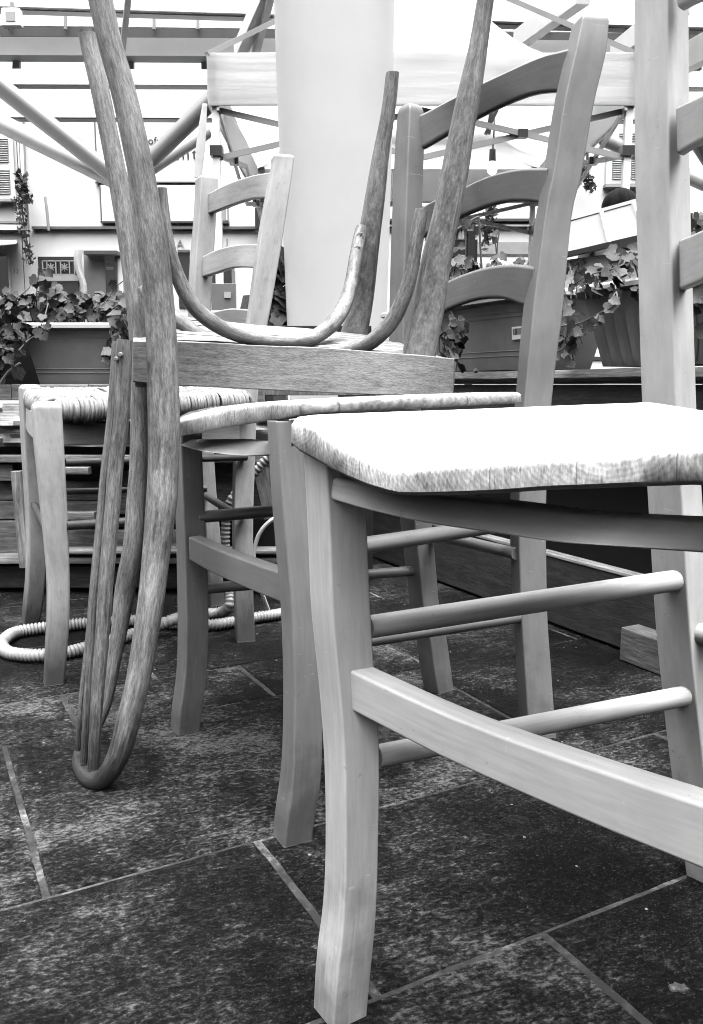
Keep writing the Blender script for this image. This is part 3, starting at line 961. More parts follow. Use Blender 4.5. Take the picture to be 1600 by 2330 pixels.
# ------------------------------------------------------------------ rush-seat chair at left
def chair_rush():
    t = thing('ladderback_chair', 'natural wood ladder-back chair with a woven rush seat, behind the bentwood chair', 'chair', (-0.4, 1.6, 0))
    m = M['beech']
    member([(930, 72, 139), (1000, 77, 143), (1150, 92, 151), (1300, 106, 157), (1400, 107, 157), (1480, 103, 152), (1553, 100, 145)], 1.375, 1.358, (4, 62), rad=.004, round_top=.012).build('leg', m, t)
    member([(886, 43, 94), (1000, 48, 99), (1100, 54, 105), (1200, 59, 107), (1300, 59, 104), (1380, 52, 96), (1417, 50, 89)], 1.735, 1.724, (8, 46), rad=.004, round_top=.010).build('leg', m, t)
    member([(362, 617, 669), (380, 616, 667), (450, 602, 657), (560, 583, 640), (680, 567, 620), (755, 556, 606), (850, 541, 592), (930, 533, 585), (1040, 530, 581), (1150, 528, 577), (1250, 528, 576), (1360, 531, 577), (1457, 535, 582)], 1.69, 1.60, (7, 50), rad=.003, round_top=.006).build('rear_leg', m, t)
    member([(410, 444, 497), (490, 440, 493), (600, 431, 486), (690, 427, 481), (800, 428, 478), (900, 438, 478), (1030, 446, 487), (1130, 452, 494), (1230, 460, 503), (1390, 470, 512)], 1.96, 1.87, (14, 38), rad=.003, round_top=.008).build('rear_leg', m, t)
    bk = (0.75, 0.6, 0)
    slat([(472, 441), (508, 422), (543, 408), (578, 398), (620, 391)], [(471, 487), (508, 473), (543, 460), (578, 451), (610, 449)], 1.94, 1.69, .014, bk, .02).build('back_slat', m, t)
    slat([(461, 583), (490, 569), (525, 559), (560, 555), (592, 556)], [(460, 630), (490, 621), (525, 610), (552, 608), (585, 611)], 1.92, 1.665, .014, bk, .02).build('back_slat', m, t)
    slat([(452, 735), (478, 713), (499, 706), (525, 702), (559, 704), (576, 708)], [(452, 790), (490, 775), (525, 768), (559, 768), (576, 770)], 1.90, 1.64, .016, bk, .02).build('back_slat', m, t)
    # rails and rungs
    slat([(140, 960), (300, 958), (545, 955)], [(142, 1014), (300, 1010), (545, 1004)], 1.385, 1.60, .02, (-.3, 1, 0)).build('seat_rail', m, t)
    slat([(60, 925), (70, 935), (82, 945)], [(58, 975), (68, 992), (82, 1004)], 1.70, 1.40, .02, (1, .3, 0)).build('seat_rail', m, t)
    px_dowel((150, 1196), (560, 1172), 1.36, 1.60, 22, 19).build('rung', M['rung'], t)
    px_dowel((148, 1052), (560, 1040), 1.37, 1.61, 18, 17).build('rung', M['rung'], t)
    px_dowel((78, 1148), (124, 1236), 1.715, 1.38, 16, 20).build('rung', M['rung'], t)
    px_dowel((468, 1128), (552, 1180), 1.87, 1.61, 16, 20).build('rung', M['rung'], t)
    px_dowel((90, 1120), (470, 1112), 1.72, 1.88, 15, 14).build('rung', M['rung'], t)
    # rush seat: cords wrapped over four rails, meeting on the diagonals
    z = .488
    a, b, c, d = W(110, 900, 1.375), W(560, 884, 1.60), W(478, 876, 1.86), W(66, 881, 1.735)
    for q, zz in ((a, .474), (b, .484), (c, .493), (d, .490)):
        q.z = zz
    cen = (a + b + c + d) / 4
    ctr = [cen.lerp((a + d) / 2, .25), cen.lerp((b + c) / 2, .25)]
    mb = MB()
    rnd = random.Random(3)

    def side(p, q, pc, qc, n, front):
        out = (q - p).cross(Vector((0, 0, 1))).normalized()
        if out.dot(cen - p) > 0:
            out = -out
        for k in range(n):
            s = (k + .5) / n
            e = p.lerp(q, s)
            if s < .36:
                i = p.lerp(pc, s / .36)
            elif s > .64:
                i = q.lerp(qc, (1 - s) / .36)
            else:
                i = pc.lerp(qc, (s - .36) / .28)
            i = i + (i - e).normalized() * .008
            i = i + Vector((0, 0, -.006))
            r = (q - p).length / n / 2 * rnd.uniform(.85, 1.4)
            w = Vector((rnd.uniform(-.005, .005), rnd.uniform(-.005, .005), rnd.uniform(0, .0025)))
            e = e + (q - p).normalized() * rnd.uniform(-.002, .002) + Vector((0, 0, rnd.uniform(-.001, .002)))
            pts = [i, i.lerp(e, .5) + w + Vector((0, 0, .002)), e - out * .006, e + out * .006 + Vector((0, 0, -.005)), e + out * .011 + Vector((0, 0, -.018)), e + out * .006 + Vector((0, 0, -.032)), e - out * .008 + Vector((0, 0, -.037))]
            pts = smooth_pts(pts, 3)
            mb.tube(pts, r, 6)
    side(a, b, ctr[0], ctr[1], 62, True)
    side(b, c, ctr[1], ctr[1], 36, False)
    side(c, d, ctr[1], ctr[0], 56, False)
    side(d, a, ctr[0], ctr[0], 46, True)
    mb.loft([[v.lerp(cen, .03) + Vector((0, 0, h)) for v in (a, b, c, d)] for h in (-.030, -.008)])
    mb.build('rush_seat', M['cord'], t, sharp=60)


chair_rush()

# ------------------------------------------------------------------ wooden platforms that carry the planters
EP0, ED = Vector((0.22, 2.10, 0)), Vector((0.466, -0.885, 0))
EN = Vector((0.885, 0.466, 0))          # away from us
EYAW = math.atan2(ED.y, ED.x)


def E(t, n=0.0, z=0.0):
    """t metres along the platform edge, n metres in from it"""
    return EP0 + ED * t + EN * n + Vector((0, 0, z))


def edge_box(t0, t1, n0, n1, z0, z1, bev=0.0):
    return MB().bar(E(t0, (n0 + n1) / 2, (z0 + z1) / 2), E(t1, (n0 + n1) / 2, (z0 + z1) / 2), n1 - n0, z1 - z0, bev)


def platform_right():
    t = thing('planter_platform', 'dark low wooden platform running back from the pale chair, with round-nosed top board', 'platform', E(0.5, 0.2))
    rings = []
    for k in range(25):
        tt = lerp(-0.62, 1.9, k / 24)
        sec = [(0.30, .530), (0.012, .530), (0.004, .5275), (0, .521), (-.002, .514), (0.002, .507), (.012, .502), (.30, .502)]
        rings.append([E(tt, n, z + .0012 * math.sin(tt * 23)) for n, z in sec])
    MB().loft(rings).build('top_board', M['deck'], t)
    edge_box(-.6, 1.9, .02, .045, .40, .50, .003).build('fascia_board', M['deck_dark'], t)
    edge_box(-.6, 1.9, .17, .19, .0, .40).build('shade_panel', M['painted_shade'], t)  # black panel standing in for the shade under the platform
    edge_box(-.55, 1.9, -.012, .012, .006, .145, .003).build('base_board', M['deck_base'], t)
    edge_box(-.55, 1.9, -.014, .016, .146, .152, .001).build('lit_base_edge', M['deck_rough'], t)  # pale strip painting the lit top edge of the base board
    edge_box(-.6, 1.9, .31, .46, .505, .53, .003).build('top_board', M['deck'], t)
    edge_box(-.6, 1.9, .465, .60, .505, .53, .003).build('top_board', M['deck'], t)
    t0 = 0.0
    while True:                       # where the stub foot stands against the base board
        w_ = E(t0, -.04)
        if 800 + F_PX * w_.x / dep(w_) > 1421:
            break
        t0 += .005
    p = E(t0 + .10, -.030)
    q = ED * .10
    MB().bar(p - q + Vector((0, 0, .033)), p + q + Vector((0, 0, .033)), .05, .062, .003).build('foot_block', M['deck'], t)


platform_right()


def platform_left():
    t = thing('planter_platform', 'rough dry timber bench of stacked boards behind the rush-seat chair', 'platform', (-.7, 2.1, 0))

    def zy(y, Y):
        return W(800, y, Y).z

    def brd(x0, x1, y0, y1, Y, d, mat, name='board', bev=.003, tilt=0):
        X0, X1 = W(x0, y0, Y).x, W(x1, y0, Y).x
        z0, z1 = zy(y1, Y), zy(y0, Y)
        MB().bar((X0, Y + d / 2, (z0 + z1) / 2), (X1, Y + d / 2, (z0 + z1) / 2), d, z1 - z0, bev).build(name, M[mat], t)
    MB().box((-.62, 2.26, .486), 1.3, .42, .024, 0, .003).build('top_board', M['deck_pale'], t)
    for k, (a, b_) in enumerate(((-160, -60), (-58, 24), (26, 46), (48, 200), (202, 420), (422, 600))):
        brd(a, b_, 874 + k % 2, 911, 2.03, .02, 'deck_pale')
    # rough-hewn beam
    rings = []
    z0, z1 = zy(1016, 1.95), zy(918, 1.95)
    rnd = random.Random(8)
    for k in range(60):
        x = lerp(W(-220, 950, 1.95).x, W(620, 950, 1.95).x, k / 59)
        ring = []
        for i in range(11):
            f = i / 10
            z = lerp(z1, z0, f)
            ring.append(Vector((x, 1.95 - .010 * math.sin(f * math.pi) + .016 * noise.noise(Vector((x * 11, f * 9, 1))) + .006 * noise.noise(Vector((x * 60, f * 30, 4))) + rnd.uniform(-.0015, .0015), z)))
        ring += [Vector((x, 2.03, z0)), Vector((x, 2.03, z1))]
        rings.append(ring)
    MB().loft(rings).build('beam', M['deck_rough'], t, sharp=20)
    brd(-220, 620, 1036, 1053, 1.945, .03, 'deck_pale')
    brd(-220, 28, 1056, 1095, 1.96, .03, 'deck')
    brd(120, 200, 1064, 1080, 1.93, .03, 'deck_pale')
    brd(-220, 230, 1097, 1138, 2.0, .03, 'deck_pale')
    brd(-220, 232, 1140, 1182, 2.0, .03, 'deck_pale')
    brd(-220, 46, 1186, 1270, 1.99, .03, 'deck')
    brd(140, 214, 1166, 1184, 1.95, .03, 'deck_pale')
    brd(236, 470, 1070, 1170, 2.0, .03, 'deck')
    brd(478, 640, 1052, 1182, 2.0, .03, 'deck')
    brd(60, 470, 1208, 1250, 2.0, .03, 'deck_pale')
    brd(-220, 60, 1268, 1284, 1.94, .05, 'deck_pale')
    brd(80, 640, 1252, 1262, 1.94, .05, 'deck_pale')
    brd(80, 640, 1270, 1284, 1.945, .05, 'deck')
    brd(-220, 640, 1288, 1338, 1.97, .03, 'deck_dark')
    MB().box((-.62, 2.12, .20), 1.35, .02, .40).build('shade_panel', M['painted_shade'], t)  # black panel painting the shade between the bench boards
    p, q = W(38, 1072, 1.925), W(58, 1290, 1.925)
    MB().bar(p, q, .022, .022, .003).build('strut', M['deck_pale'], t)
    p, q = W(600, 1064, 1.96), W(626, 1176, 1.96)
    MB().bar(p, q, .05, .02, .003).build('strut', M['deck'], t)


platform_left()


# ------------------------------------------------------------------ planters
def planter(label, o, d, n, L, D, z0, z1, ribs=False, bands=True, label_at=None, inset=.035):
    """o: front left rim corner (world XY), d along the front, n inwards"""
    t = thing('planter', label, 'planter', o + d * (L / 2) + n * (D / 2) + Vector((0, 0, z0)), 'plastic window-box planters')

    def P(a, b_, z):
        f = (z1 - z) / (z1 - z0)
        i = inset * f + .012
        return o + d * lerp(i, L - i, a) + n * lerp(i * .8, D - i * .8, b_) + Vector((0, 0, z))
    mb = MB()
    zs = [z0, z0 + .012] + [z0 + (z1 - z0) * k / 10 for k in range(2, 11)]
    rings = []
    nx = 60 if ribs else 12
    for z in zs:
        ring = []
        for k in range(nx):
            a = k / nx
            rib = 0
            if ribs and z0 + .004 < z < z1 - .045:
                rib = .006 * max(0, math.sin(a * 2 * math.pi * 15)) ** .5 if math.sin(a * 2 * math.pi * 15) > 0 else 0
            ring.append(P(a, 0, z) - n * rib)
        ring += [P(1, k / 4, z) for k in range(4)] + [P(1 - k / nx, 1, z) for k in range(nx)] + [P(0, 1 - k / 4, z) for k in range(4)]
        rings.append(ring)
    mb.loft(rings)
    if bands:
        for f in (.20, .27, .74, .80):
            z = lerp(z0, z1, f)
            mb.tube([P(.0, 0, z) - n * .0002, P(1, 0, z) - n * .0002], .0012, 6)
    mb.build('box', M['terracotta'], t, sharp=40)
    rim = MB()
    c = [o, o + d * L, o + d * L + n * D, o + n * D]
    sec = [(-.002, -.010), (.012, -.012), (.014, 0), (.008, .007), (-.004, .007), (-.010, .002), (-.011, -.006)]
    pts = []
    for i, p in enumerate(c):
        a = (c[i - 1] - p).normalized(); b_ = (c[(i + 1) % 4] - p).normalized()
        for k in range(4):
            f = k / 3
            pts.append(p + a * .03 * (1 - f) ** 2 + b_ * .03 * f ** 2)
    cen = sum(c, Vector()) / 4
    rings = []
    for i, p in enumerate(pts):
        tt = (pts[(i + 1) % len(pts)] - pts[i - 1]).normalized()
        out = Vector((tt.y, -tt.x, 0))
        if out.dot(p - cen) < 0:
            out = -out
        rings.append([p + out * -x + Vector((0, 0, z1 + y)) for x, y in sec])
    rings.append(rings[0])
    rim.loft(rings, caps=False)
    rim.build('rim', M['rim'], t)
    s = MB().loft([[P(.02, .05, z), P(.98, .05, z), P(.98, .95, z), P(.02, .95, z)] for z in (z1 - .03, z1 - .012)])
    s.build('soil', M['soil'], t)
    if label_at:
        a, zf = label_at
        q = P(a, 0, lerp(z0, z1, zf))
        u = (P(a, 0, z1) - P(a, 0, z0)).normalized()
        mb = MB()
        fn = d.cross(u).normalized()
        if fn.dot(CAM - q) < 0:
            fn = -fn
        mk = lambda x0, x1, y0, y1, h: MB().loft([[q + d * x + u * y + fn * k for x, y in ((x0, y0), (x1, y0), (x1, y1), (x0, y1))] for k in (h - .0006, h)])
        lb = mk(0, .05, -.028, 0, .0045).build('price_label', M['sign_white'], t)
        bars = MB()
        x = .004
        rnd = random.Random(2)
        while x < .045:
            w = rnd.choice((.0008, .0013, .002))
            b2 = mk(x, x + w, -.018, -.004, .0050)
            bars.v, base = bars.v, len(bars.v)
            bars.f += [tuple(i + base for i in f) for f in b2.f]; bars.v += b2.v; bars.uv += b2.uv
            x += w + rnd.choice((.0009, .0014))
        bars.build('barcode', M['ink'], lb)
    return t


rim_l = W(34, 741, 2.10)
planter('grey planter with rounded rim at the left, on the dry timber bench', Vector((rim_l.x, 2.10, 0)), Vector((1, 0, 0)), Vector((0, 1, 0)), .60, .20, .500, rim_l.z, inset=.03)
planter('grey planter at the far left edge, mostly hidden under hanging ivy', Vector((rim_l.x - .66, 2.10, 0)), Vector((1, 0, 0)), Vector((0, 1, 0)), .60, .20, .500, rim_l.z, inset=.03)
MB().box((-.62, 2.36, .575), 1.35, .025, .17, 0, .003).build('shade_board', M['painted_shade'], label='dark board added to paint the shade behind the left planters', category='board')  # black sheet put in for the shadow around the planters
planter('banded planter with a barcode sticker, seen through the dark chair back', E(-.315, .010), ED, EN, .70, .20, .533, .690, label_at=(.82, .60))
planter('ribbed planter between the dark chair and the pale back post', E(.455, .012), ED, EN, .50, .20, .535, .684, ribs=True, bands=False)
planter('ribbed planter at the right edge, behind the pale back post', E(.985, .012), ED, EN, .50, .20, .535, .684, ribs=True, bands=False)


# ------------------------------------------------------------------ ivy
LEAF = [(-.0, .0), (-.26, -.12), (-.50, .04), (-.47, .24), (-.58, .50), (-.36, .62), (-.18, .84), (0, .98), (.18, .84), (.36, .62), (.58, .50), (.47, .24), (.50, .04), (.26, -.12)]


def ivy(label, boxes, vines, seed, group='ivy plants in the planters'):
    """boxes: (x0,x1,y0,y1,Y0,Y1,count,size) volumes of leaves; vines: measured trailing stems"""
    rnd = random.Random(seed)
    c = boxes[0]
    loc = W((c[0] + c[1]) / 2, c[3], (c[4] + c[5]) / 2)
    t = thing('ivy', label, 'plant', loc, group)
    mb = MB(); st = MB()
    centres = []

    def leaf(p, size, nrm):
        nrm = nrm.normalized()
        a = Vector((rnd.uniform(-1, 1), rnd.uniform(-.4, .4), rnd.uniform(-1.2, .25)))
        ax = (a - nrm * a.dot(nrm)).normalized()
        sx = nrm.cross(ax)
        fold = rnd.uniform(.08, .35); curl = rnd.uniform(-.25, .1)
        k0 = len(mb.v)
        wid = rnd.uniform(.8, 1.1)
        mb.v.append(p.copy())
        mid = p + ax * (.45 * size)
        # a centre fan keeps the leaf folded along its midrib
        pts = []
        for x, y in LEAF:
            q = p + ax * (y * size) + sx * (x * size * wid) + nrm * (abs(x) * size * fold + curl * size * (y - .3) ** 2)
            pts.append(q)
        mb.v[-1] = mid
        mb.v += pts
        n = len(pts)
        for i in range(n):
            j = (i + 1) % n
            mb.f.append((k0, k0 + 1 + i, k0 + 1 + j))
            mb.uv.append((((i + .5) / n, 0.0), (i / n, 1.0), ((i + 1) / n, 1.0)))
        centres.append((p, mid))
    for x0, x1, y0, y1, Y0, Y1, cnt, size in boxes:
        for k in range(cnt):
            px, py, Y = rnd.uniform(x0, x1), y0 + (y1 - y0) * rnd.random() ** .8, rnd.uniform(Y0, Y1)
            p = W(px, py, Y)
            nrm = Vector((rnd.gauss(0, .55), -.55 + rnd.gauss(0, .45), .55 + rnd.gauss(0, .4)))
            leaf(p, size * rnd.uniform(.5, 1.15), nrm)
            q = W(px + rnd.uniform(-20, 20), max(py, y1) + 12, (Y0 + Y1) / 2 + .02)
            if k % 3 == 0:
                st.tube([p, p.lerp(q, .5) + Vector((rnd.uniform(-.01, .01), 0, .008)), q], .0011, 5)
    for v in vines:
        pts = smooth_pts([W(*q) for q in v], 5)
        st.tube(pts, .0014, 6)
        for i in range(1, len(pts), 3):
            if rnd.random() < .75:
                nrm = Vector((rnd.gauss(0, .5), -.9, rnd.gauss(.25, .4)))
                leaf(pts[i] + Vector((rnd.uniform(-.008, .008), -.006, rnd.uniform(-.008, .004))), rnd.uniform(.016, .028), nrm)
    mb.build('leaves', M['ivy'], t, sharp=180)
    st.build('stems', M['stem'], t)


ivy('ivy spilling over the grey planter at the left',
    [(-30, 292, 668, 722, 2.13, 2.30, 420, .027), (-40, 55, 690, 800, 2.03, 2.12, 110, .029), (255, 300, 665, 800, 2.0, 2.12, 52, .032), (90, 150, 640, 690, 2.1, 2.25, 16, .03), (225, 262, 796, 835, 1.93, 1.96, 5, .028), (-40, 40, 770, 850, 2.0, 2.1, 60, .029)],
    [[(82, 720, 2.15), (84, 660, 2.14), (88, 625, 2.14), (100, 612, 2.14), (118, 618, 2.14)], [(110, 690, 2.06), (102, 720, 2.03), (93, 745, 2.03), (95, 768, 2.05)], [(120, 745, 2.02), (70, 770, 2.02), (40, 800, 2.0), (10, 820, 2.0)], [(20, 690, 2.15), (60, 662, 2.15), (75, 640, 2.16)], [(240, 690, 2.1), (262, 655, 2.1), (280, 640, 2.1)]], 4)
ivy('ivy and thin shoots in the banded planter behind the dark chair back',
    [(1010, 1200, 588, 655, 1.86, 2.10, 110, .027), (998, 1048, 715, 830, 1.86, 1.92, 34, .029), (1010, 1065, 570, 640, 2.0, 2.1, 22, .028)],
    [[(1018, 700, 1.9), (1040, 730, 1.9), (1056, 760, 1.89), (1062, 775, 1.9)], [(1058, 640, 1.98), (1060, 540, 1.98), (1057, 505, 1.98)], [(1100, 640, 1.95), (1128, 600, 1.95), (1126, 540, 1.95), (1120, 522, 1.95)], [(1130, 630, 1.95), (1132, 560, 1.95), (1136, 530, 1.95)]], 5)
ivy('ivy trailing down the ribbed planter between dark chair and pale post',
    [(1285, 1455, 600, 668, 1.52, 1.74, 58, .024), (1268, 1308, 680, 770, 1.60, 1.68, 26, .023), (1385, 1455, 560, 620, 1.5, 1.6, 22, .026)],
    [[(1440, 590, 1.5), (1400, 610, 1.49), (1345, 625, 1.53), (1300, 650, 1.6)], [(1400, 650, 1.47), (1402, 690, 1.44), (1360, 715, 1.46), (1320, 735, 1.52), (1275, 742, 1.6)], [(1405, 660, 1.46), (1385, 690, 1.45), (1370, 715, 1.46)], [(1360, 740, 1.47), (1310, 755, 1.52), (1302, 790, 1.55), (1306, 825, 1.56)], [(1306, 760, 1.55), (1285, 790, 1.58), (1270, 800, 1.6)]], 6)
ivy('ivy in the planter at the right edge', [(1545, 1720, 480, 605, 1.20, 1.42, 130, .025), (1570, 1640, 625, 690, 1.16, 1.22, 16, .034)], [[(1580, 690, 1.2), (1590, 760, 1.2), (1586, 820, 1.22)]], 7)

# bits lying about
p = G(1545, 2250)
MB().loft([[p + Vector((x * .0088 * k_, y * .0062 * k_, z)) for x, y in ((-1, -.5), (-.55, -.75), (-.3, -.6), (.1, -1), (.5, -.55), (1, -.3), (.75, .1), (.8, .7), (.3, .55), (-.2, 1), (-.45, .6), (-.9, .5))] for z, k_ in ((0.0006, 1.0), (.0020, .9), (.0026, .6))]).build('chip', M['grout'], label='pale flake of mortar lying on the paving at the lower right', category='debris')
p = E(.33 / .6, .10, .534)
MB().tube([W(1078, 846, 1.93), W(1083, 843, 1.93), W(1088, 846, 1.93)], [.003, .006, .003], 7).build('pebble', M['deck'], label='small crumb lying on the round-nosed platform board', category='debris')


# ------------------------------------------------------------------ hoses
def ribbed(path, r, pitch, name, **tags):
    pts = smooth_pts(path, 14)
    L = [0]
    for a, b_ in zip(pts, pts[1:]):
        L.append(L[-1] + (b_ - a).length)
    n = int(L[-1] / pitch * 4)
    out = []; rad = []
    k = 0
    for i in range(n + 1):
        s = L[-1] * i / n
        while k < len(L) - 2 and L[k + 1] < s:
            k += 1
        out.append(pts[k].lerp(pts[k + 1], (s - L[k]) / max(1e-9, L[k + 1] - L[k])))
        rad.append(r * (1.0 if i % 4 in (0, 1) else .80))
    return MB().tube(out, rad, 12).build(name, M['hose'], sharp=180, **tags)


g = lambda x, y, z=.0125: G(x, y, z)
ribbed([g(700, 1380), g(637, 1397), g(581, 1406), g(529, 1416), g(477, 1422), g(400, 1420), g(297, 1412), g(196, 1418), g(156, 1422), g(100, 1428), g(40, 1438), g(14, 1452), g(4, 1468), g(18, 1484), g(50, 1490), g(96, 1491), g(156, 1484), g(230, 1465), g(297, 1445), g(350, 1428, .02), g(390, 1412, .035), g(430, 1402, .03), g(477, 1397), g(505, 1393), W(522, 1378, 1.72), W(524, 1340, 1.74)], .0125, .0072, 'corrugated_hose', label='ribbed pale hose looped on the dark paving under the chairs', category='hose')
ribbed([W(640, 1020, 1.80), W(612, 1040, 1.80), W(586, 1068, 1.80), W(556, 1105, 1.80), W(528, 1135, 1.79), W(517, 1170, 1.79), W(513, 1210, 1.79), W(513, 1262, 1.79)], .0105, .0095, 'corrugated_hose', label='ribbed pale hose hanging against the timber bench', category='hose')
MB().tube(smooth_pts([W(660, 1165, 1.75), W(618, 1184, 1.75), W(592, 1212, 1.75), W(580, 1246, 1.75), W(578, 1278, 1.75), W(590, 1330, 1.75), g(612, 1392, .006)], 8), .0045, 8).build('cable', M['cable'], label='thin white cable hanging in a curve below the dark chair seat', category='cable')
MB().tube(smooth_pts([W(0, 873, 2.0), W(20, 845, 2.0), W(46, 826, 2.0)], 5), .003, 6).build('twig', M['stem'], label='bare twig leaning in the shade left of the grey planter', category='twig')


# ------------------------------------------------------------------ white column
def column():
    Y = 2.75
    mb = MB(); rings = []
    for y, xl, xr in [(-400, 596, 916), (0, 610, 907), (200, 617, 904), (500, 631, 895), (770, 643, 886), (1000, 652, 880)]:
        a, b_ = W(xl, y, Y), W(xr, y, Y)
        rings.append(((a.x + b_.x) / 2, (b_.x - a.x) / 2 * .985, a.z))
    rings.append((rings[-1][0], rings[-1][1], 0.0))
    mb.loft([[Vector((x + math.cos(2 * math.pi * k / 64) * r, Y + .2 + math.sin(2 * math.pi * k / 64) * r, z)) for k in range(64)] for x, r, z in rings])
    mb.build('column', M['column'], label='thick smooth white column behind the stacked chairs', category='column')


column()


# ------------------------------------------------------------------ gazebo tent
def tent():
    x0, x1 = W(474, 240, 5.5).x, W(1447, 240, 5.5).x
    y0, y1 = 5.5, 8.3
    zb, zt = W(900, 237, 5.5).z, W(900, 120, 5.5).z
    t = thing('gazebo_tent', 'white peaked market gazebo with striped valance behind the column', 'tent', ((x0 + x1) / 2, 6.9, 0))
    # roof: four concave slopes
    cx, cy = (x0 + x1) / 2, (y0 + y1) / 2
    mb = MB(); rings = []
    for k in range(13):
        f = k / 12
        h = zt + 1.5 * (f ** 2.1)
        w = 1 - f * .985
        ring = []
        for i in range(40):
            e = i // 10; g_ = (i % 10) / 10
            c4 = [(x0, y0), (x1, y0), (x1, y1), (x0, y1)]
            a, b_ = c4[e], c4[(e + 1) % 4]
            X, Y_ = lerp(a[0], b_[0], g_), lerp(a[1], b_[1], g_)
            ring.append(Vector((cx + (X - cx) * w, cy + (Y_ - cy) * w, h)))
        rings.append(ring)
    mb.loft(rings, caps=False).build('roof', M['fabric'], t, sharp=60)

    def val(a, b_):
        rings = []
        n = 48
        d = Vector((b_[0] - a[0], b_[1] - a[1], 0)).normalized(); nn = Vector((d.y, -d.x, 0))
        for k in range(n + 1):
            s = k / n
            p = Vector((lerp(a[0], b_[0], s), lerp(a[1], b_[1], s), 0))
            w = [.014 * noise.noise(Vector((s * 5, z * 5, a[0]))) for z in range(7)]
            ring = [p + nn * (w[i] + .004) + Vector((0, 0, lerp(zt, zb, i / 6) - .01 * math.sin(s * math.pi) * (i / 6))) for i in range(7)]
            ring += [v - nn * .008 for v in reversed(ring)]
            rings.append(ring)
        return MB().loft(rings)
    for a, b_ in (((x0, y0), (x1, y0)), ((x1, y0), (x1, y1)), ((x1, y1), (x0, y1)), ((x0, y1), (x0, y0))):
        v = val(a, b_).build('valance', M['fabric'], t)
        MB().bar((a[0], a[1], zb - .004), (b_[0], b_[1], zb - .004), .012, .010).build('hem', M['grey_steel'], v)
    rings = []
    for k in range(9):   # curtain gathered into a slim fall by the front left leg
        f = k / 8
        p = W(lerp(466, 450, f), lerp(236, 404, f), 5.45)
        r = lerp(.014, .028, math.sin(f * math.pi * .8))
        rings.append([p + Vector((math.cos(R(30 * a)) * r * (1 + .12 * math.sin(a * 3)), math.sin(R(30 * a)) * r * .5, 0)) for a in range(12)])
    MB().loft(rings).build('curtain', M['fabric'], t)
    L = .045
    for x, y in ((x0 + .04, y0 + .04), (x1 - .03, y0 + .04), (x1 - .05, y1 - .05), (x0 + .05, y1 - .05)):
        MB().box((x, y, zt / 2), L, L, zt).build('leg', M['white_steel'], t)
        MB().box((x, y, zb - .27), L * 1.7, L * 1.7, .06).build('slide_bracket', M['black'], t)

    def truss(a, b_, n=2):
        for k in range(n):
            p = Vector((lerp(a[0], b_[0], k / n), lerp(a[1], b_[1], k / n), 0)); q = Vector((lerp(a[0], b_[0], (k + 1) / n), lerp(a[1], b_[1], (k + 1) / n), 0))
            zl, zh = zb - .30, zb - .02
            MB().bar(p + Vector((0, 0, zh)), q + Vector((0, 0, zl)), .016, .034).build('truss_bar', M['grey_steel'], t)
            MB().bar(p + Vector((0, .02, zl)), q + Vector((0, .02, zh)), .016, .034).build('truss_bar', M['grey_steel'], t)
            MB().box(p.lerp(q, .5) + Vector((0, 0, (zl + zh) / 2)), .06, .05, .05).build('joint', M['black'], t)
    truss((x0 + .05, y0 + .05), (x1 - .05, y0 + .05)); truss((x0 + .05, y1 - .06), (x1 - .05, y1 - .06)); truss((x0 + .06, y0), (x0 + .06, y1)); truss((x1 - .06, y0), (x1 - .06, y1))
    for x, y in ((x0, y0), (x1, y0), (x1, y1), (x0, y1)):
        MB().bar((x, y, zt - .01), (cx, cy, zt + 1.2), .03, .03).build('rafter', M['grey_steel'], t)
    # lamp on its flex
    p = W(1120, 383, 6.4)
    l = thing('hanging_bulb', 'lit round bulb hanging on a flex inside the gazebo', 'lamp', p)
    MB().tube([p + Vector((0, 0, .5)), p + Vector((.008, 0, .28)), p + Vector((0, 0, .10))], .006, 8).build('flex', M['grey_steel'], l)
    MB().tube([p + Vector((0, 0, .13)), p + Vector((0, 0, .045))], [.022, .026], 14).build('socket', M['louvre'], l)
    bl = MB().tube([p + Vector((0, 0, .05 - .095 * (1 - math.cos(math.pi * k / 12)) / 2)) for k in range(13)], [max(.004, .036 * math.sin(math.pi * (k + .3) / 12.6)) for k in range(13)], 18)
    bl.build('bulb', M['bulb'], l)
    q = W(1118, 275, 6.3)
    c = thing('clothes_peg', 'dark peg clipped to the gazebo truss above the bulb', 'peg', q)
    for s in (-1, 1):
        MB().bar(q + Vector((.02 * s + .02, 0, .07)), q + Vector((-.01 * s - .03, 0, -.09)), .03, .022).build('jaw', M['black'], c)


tent()


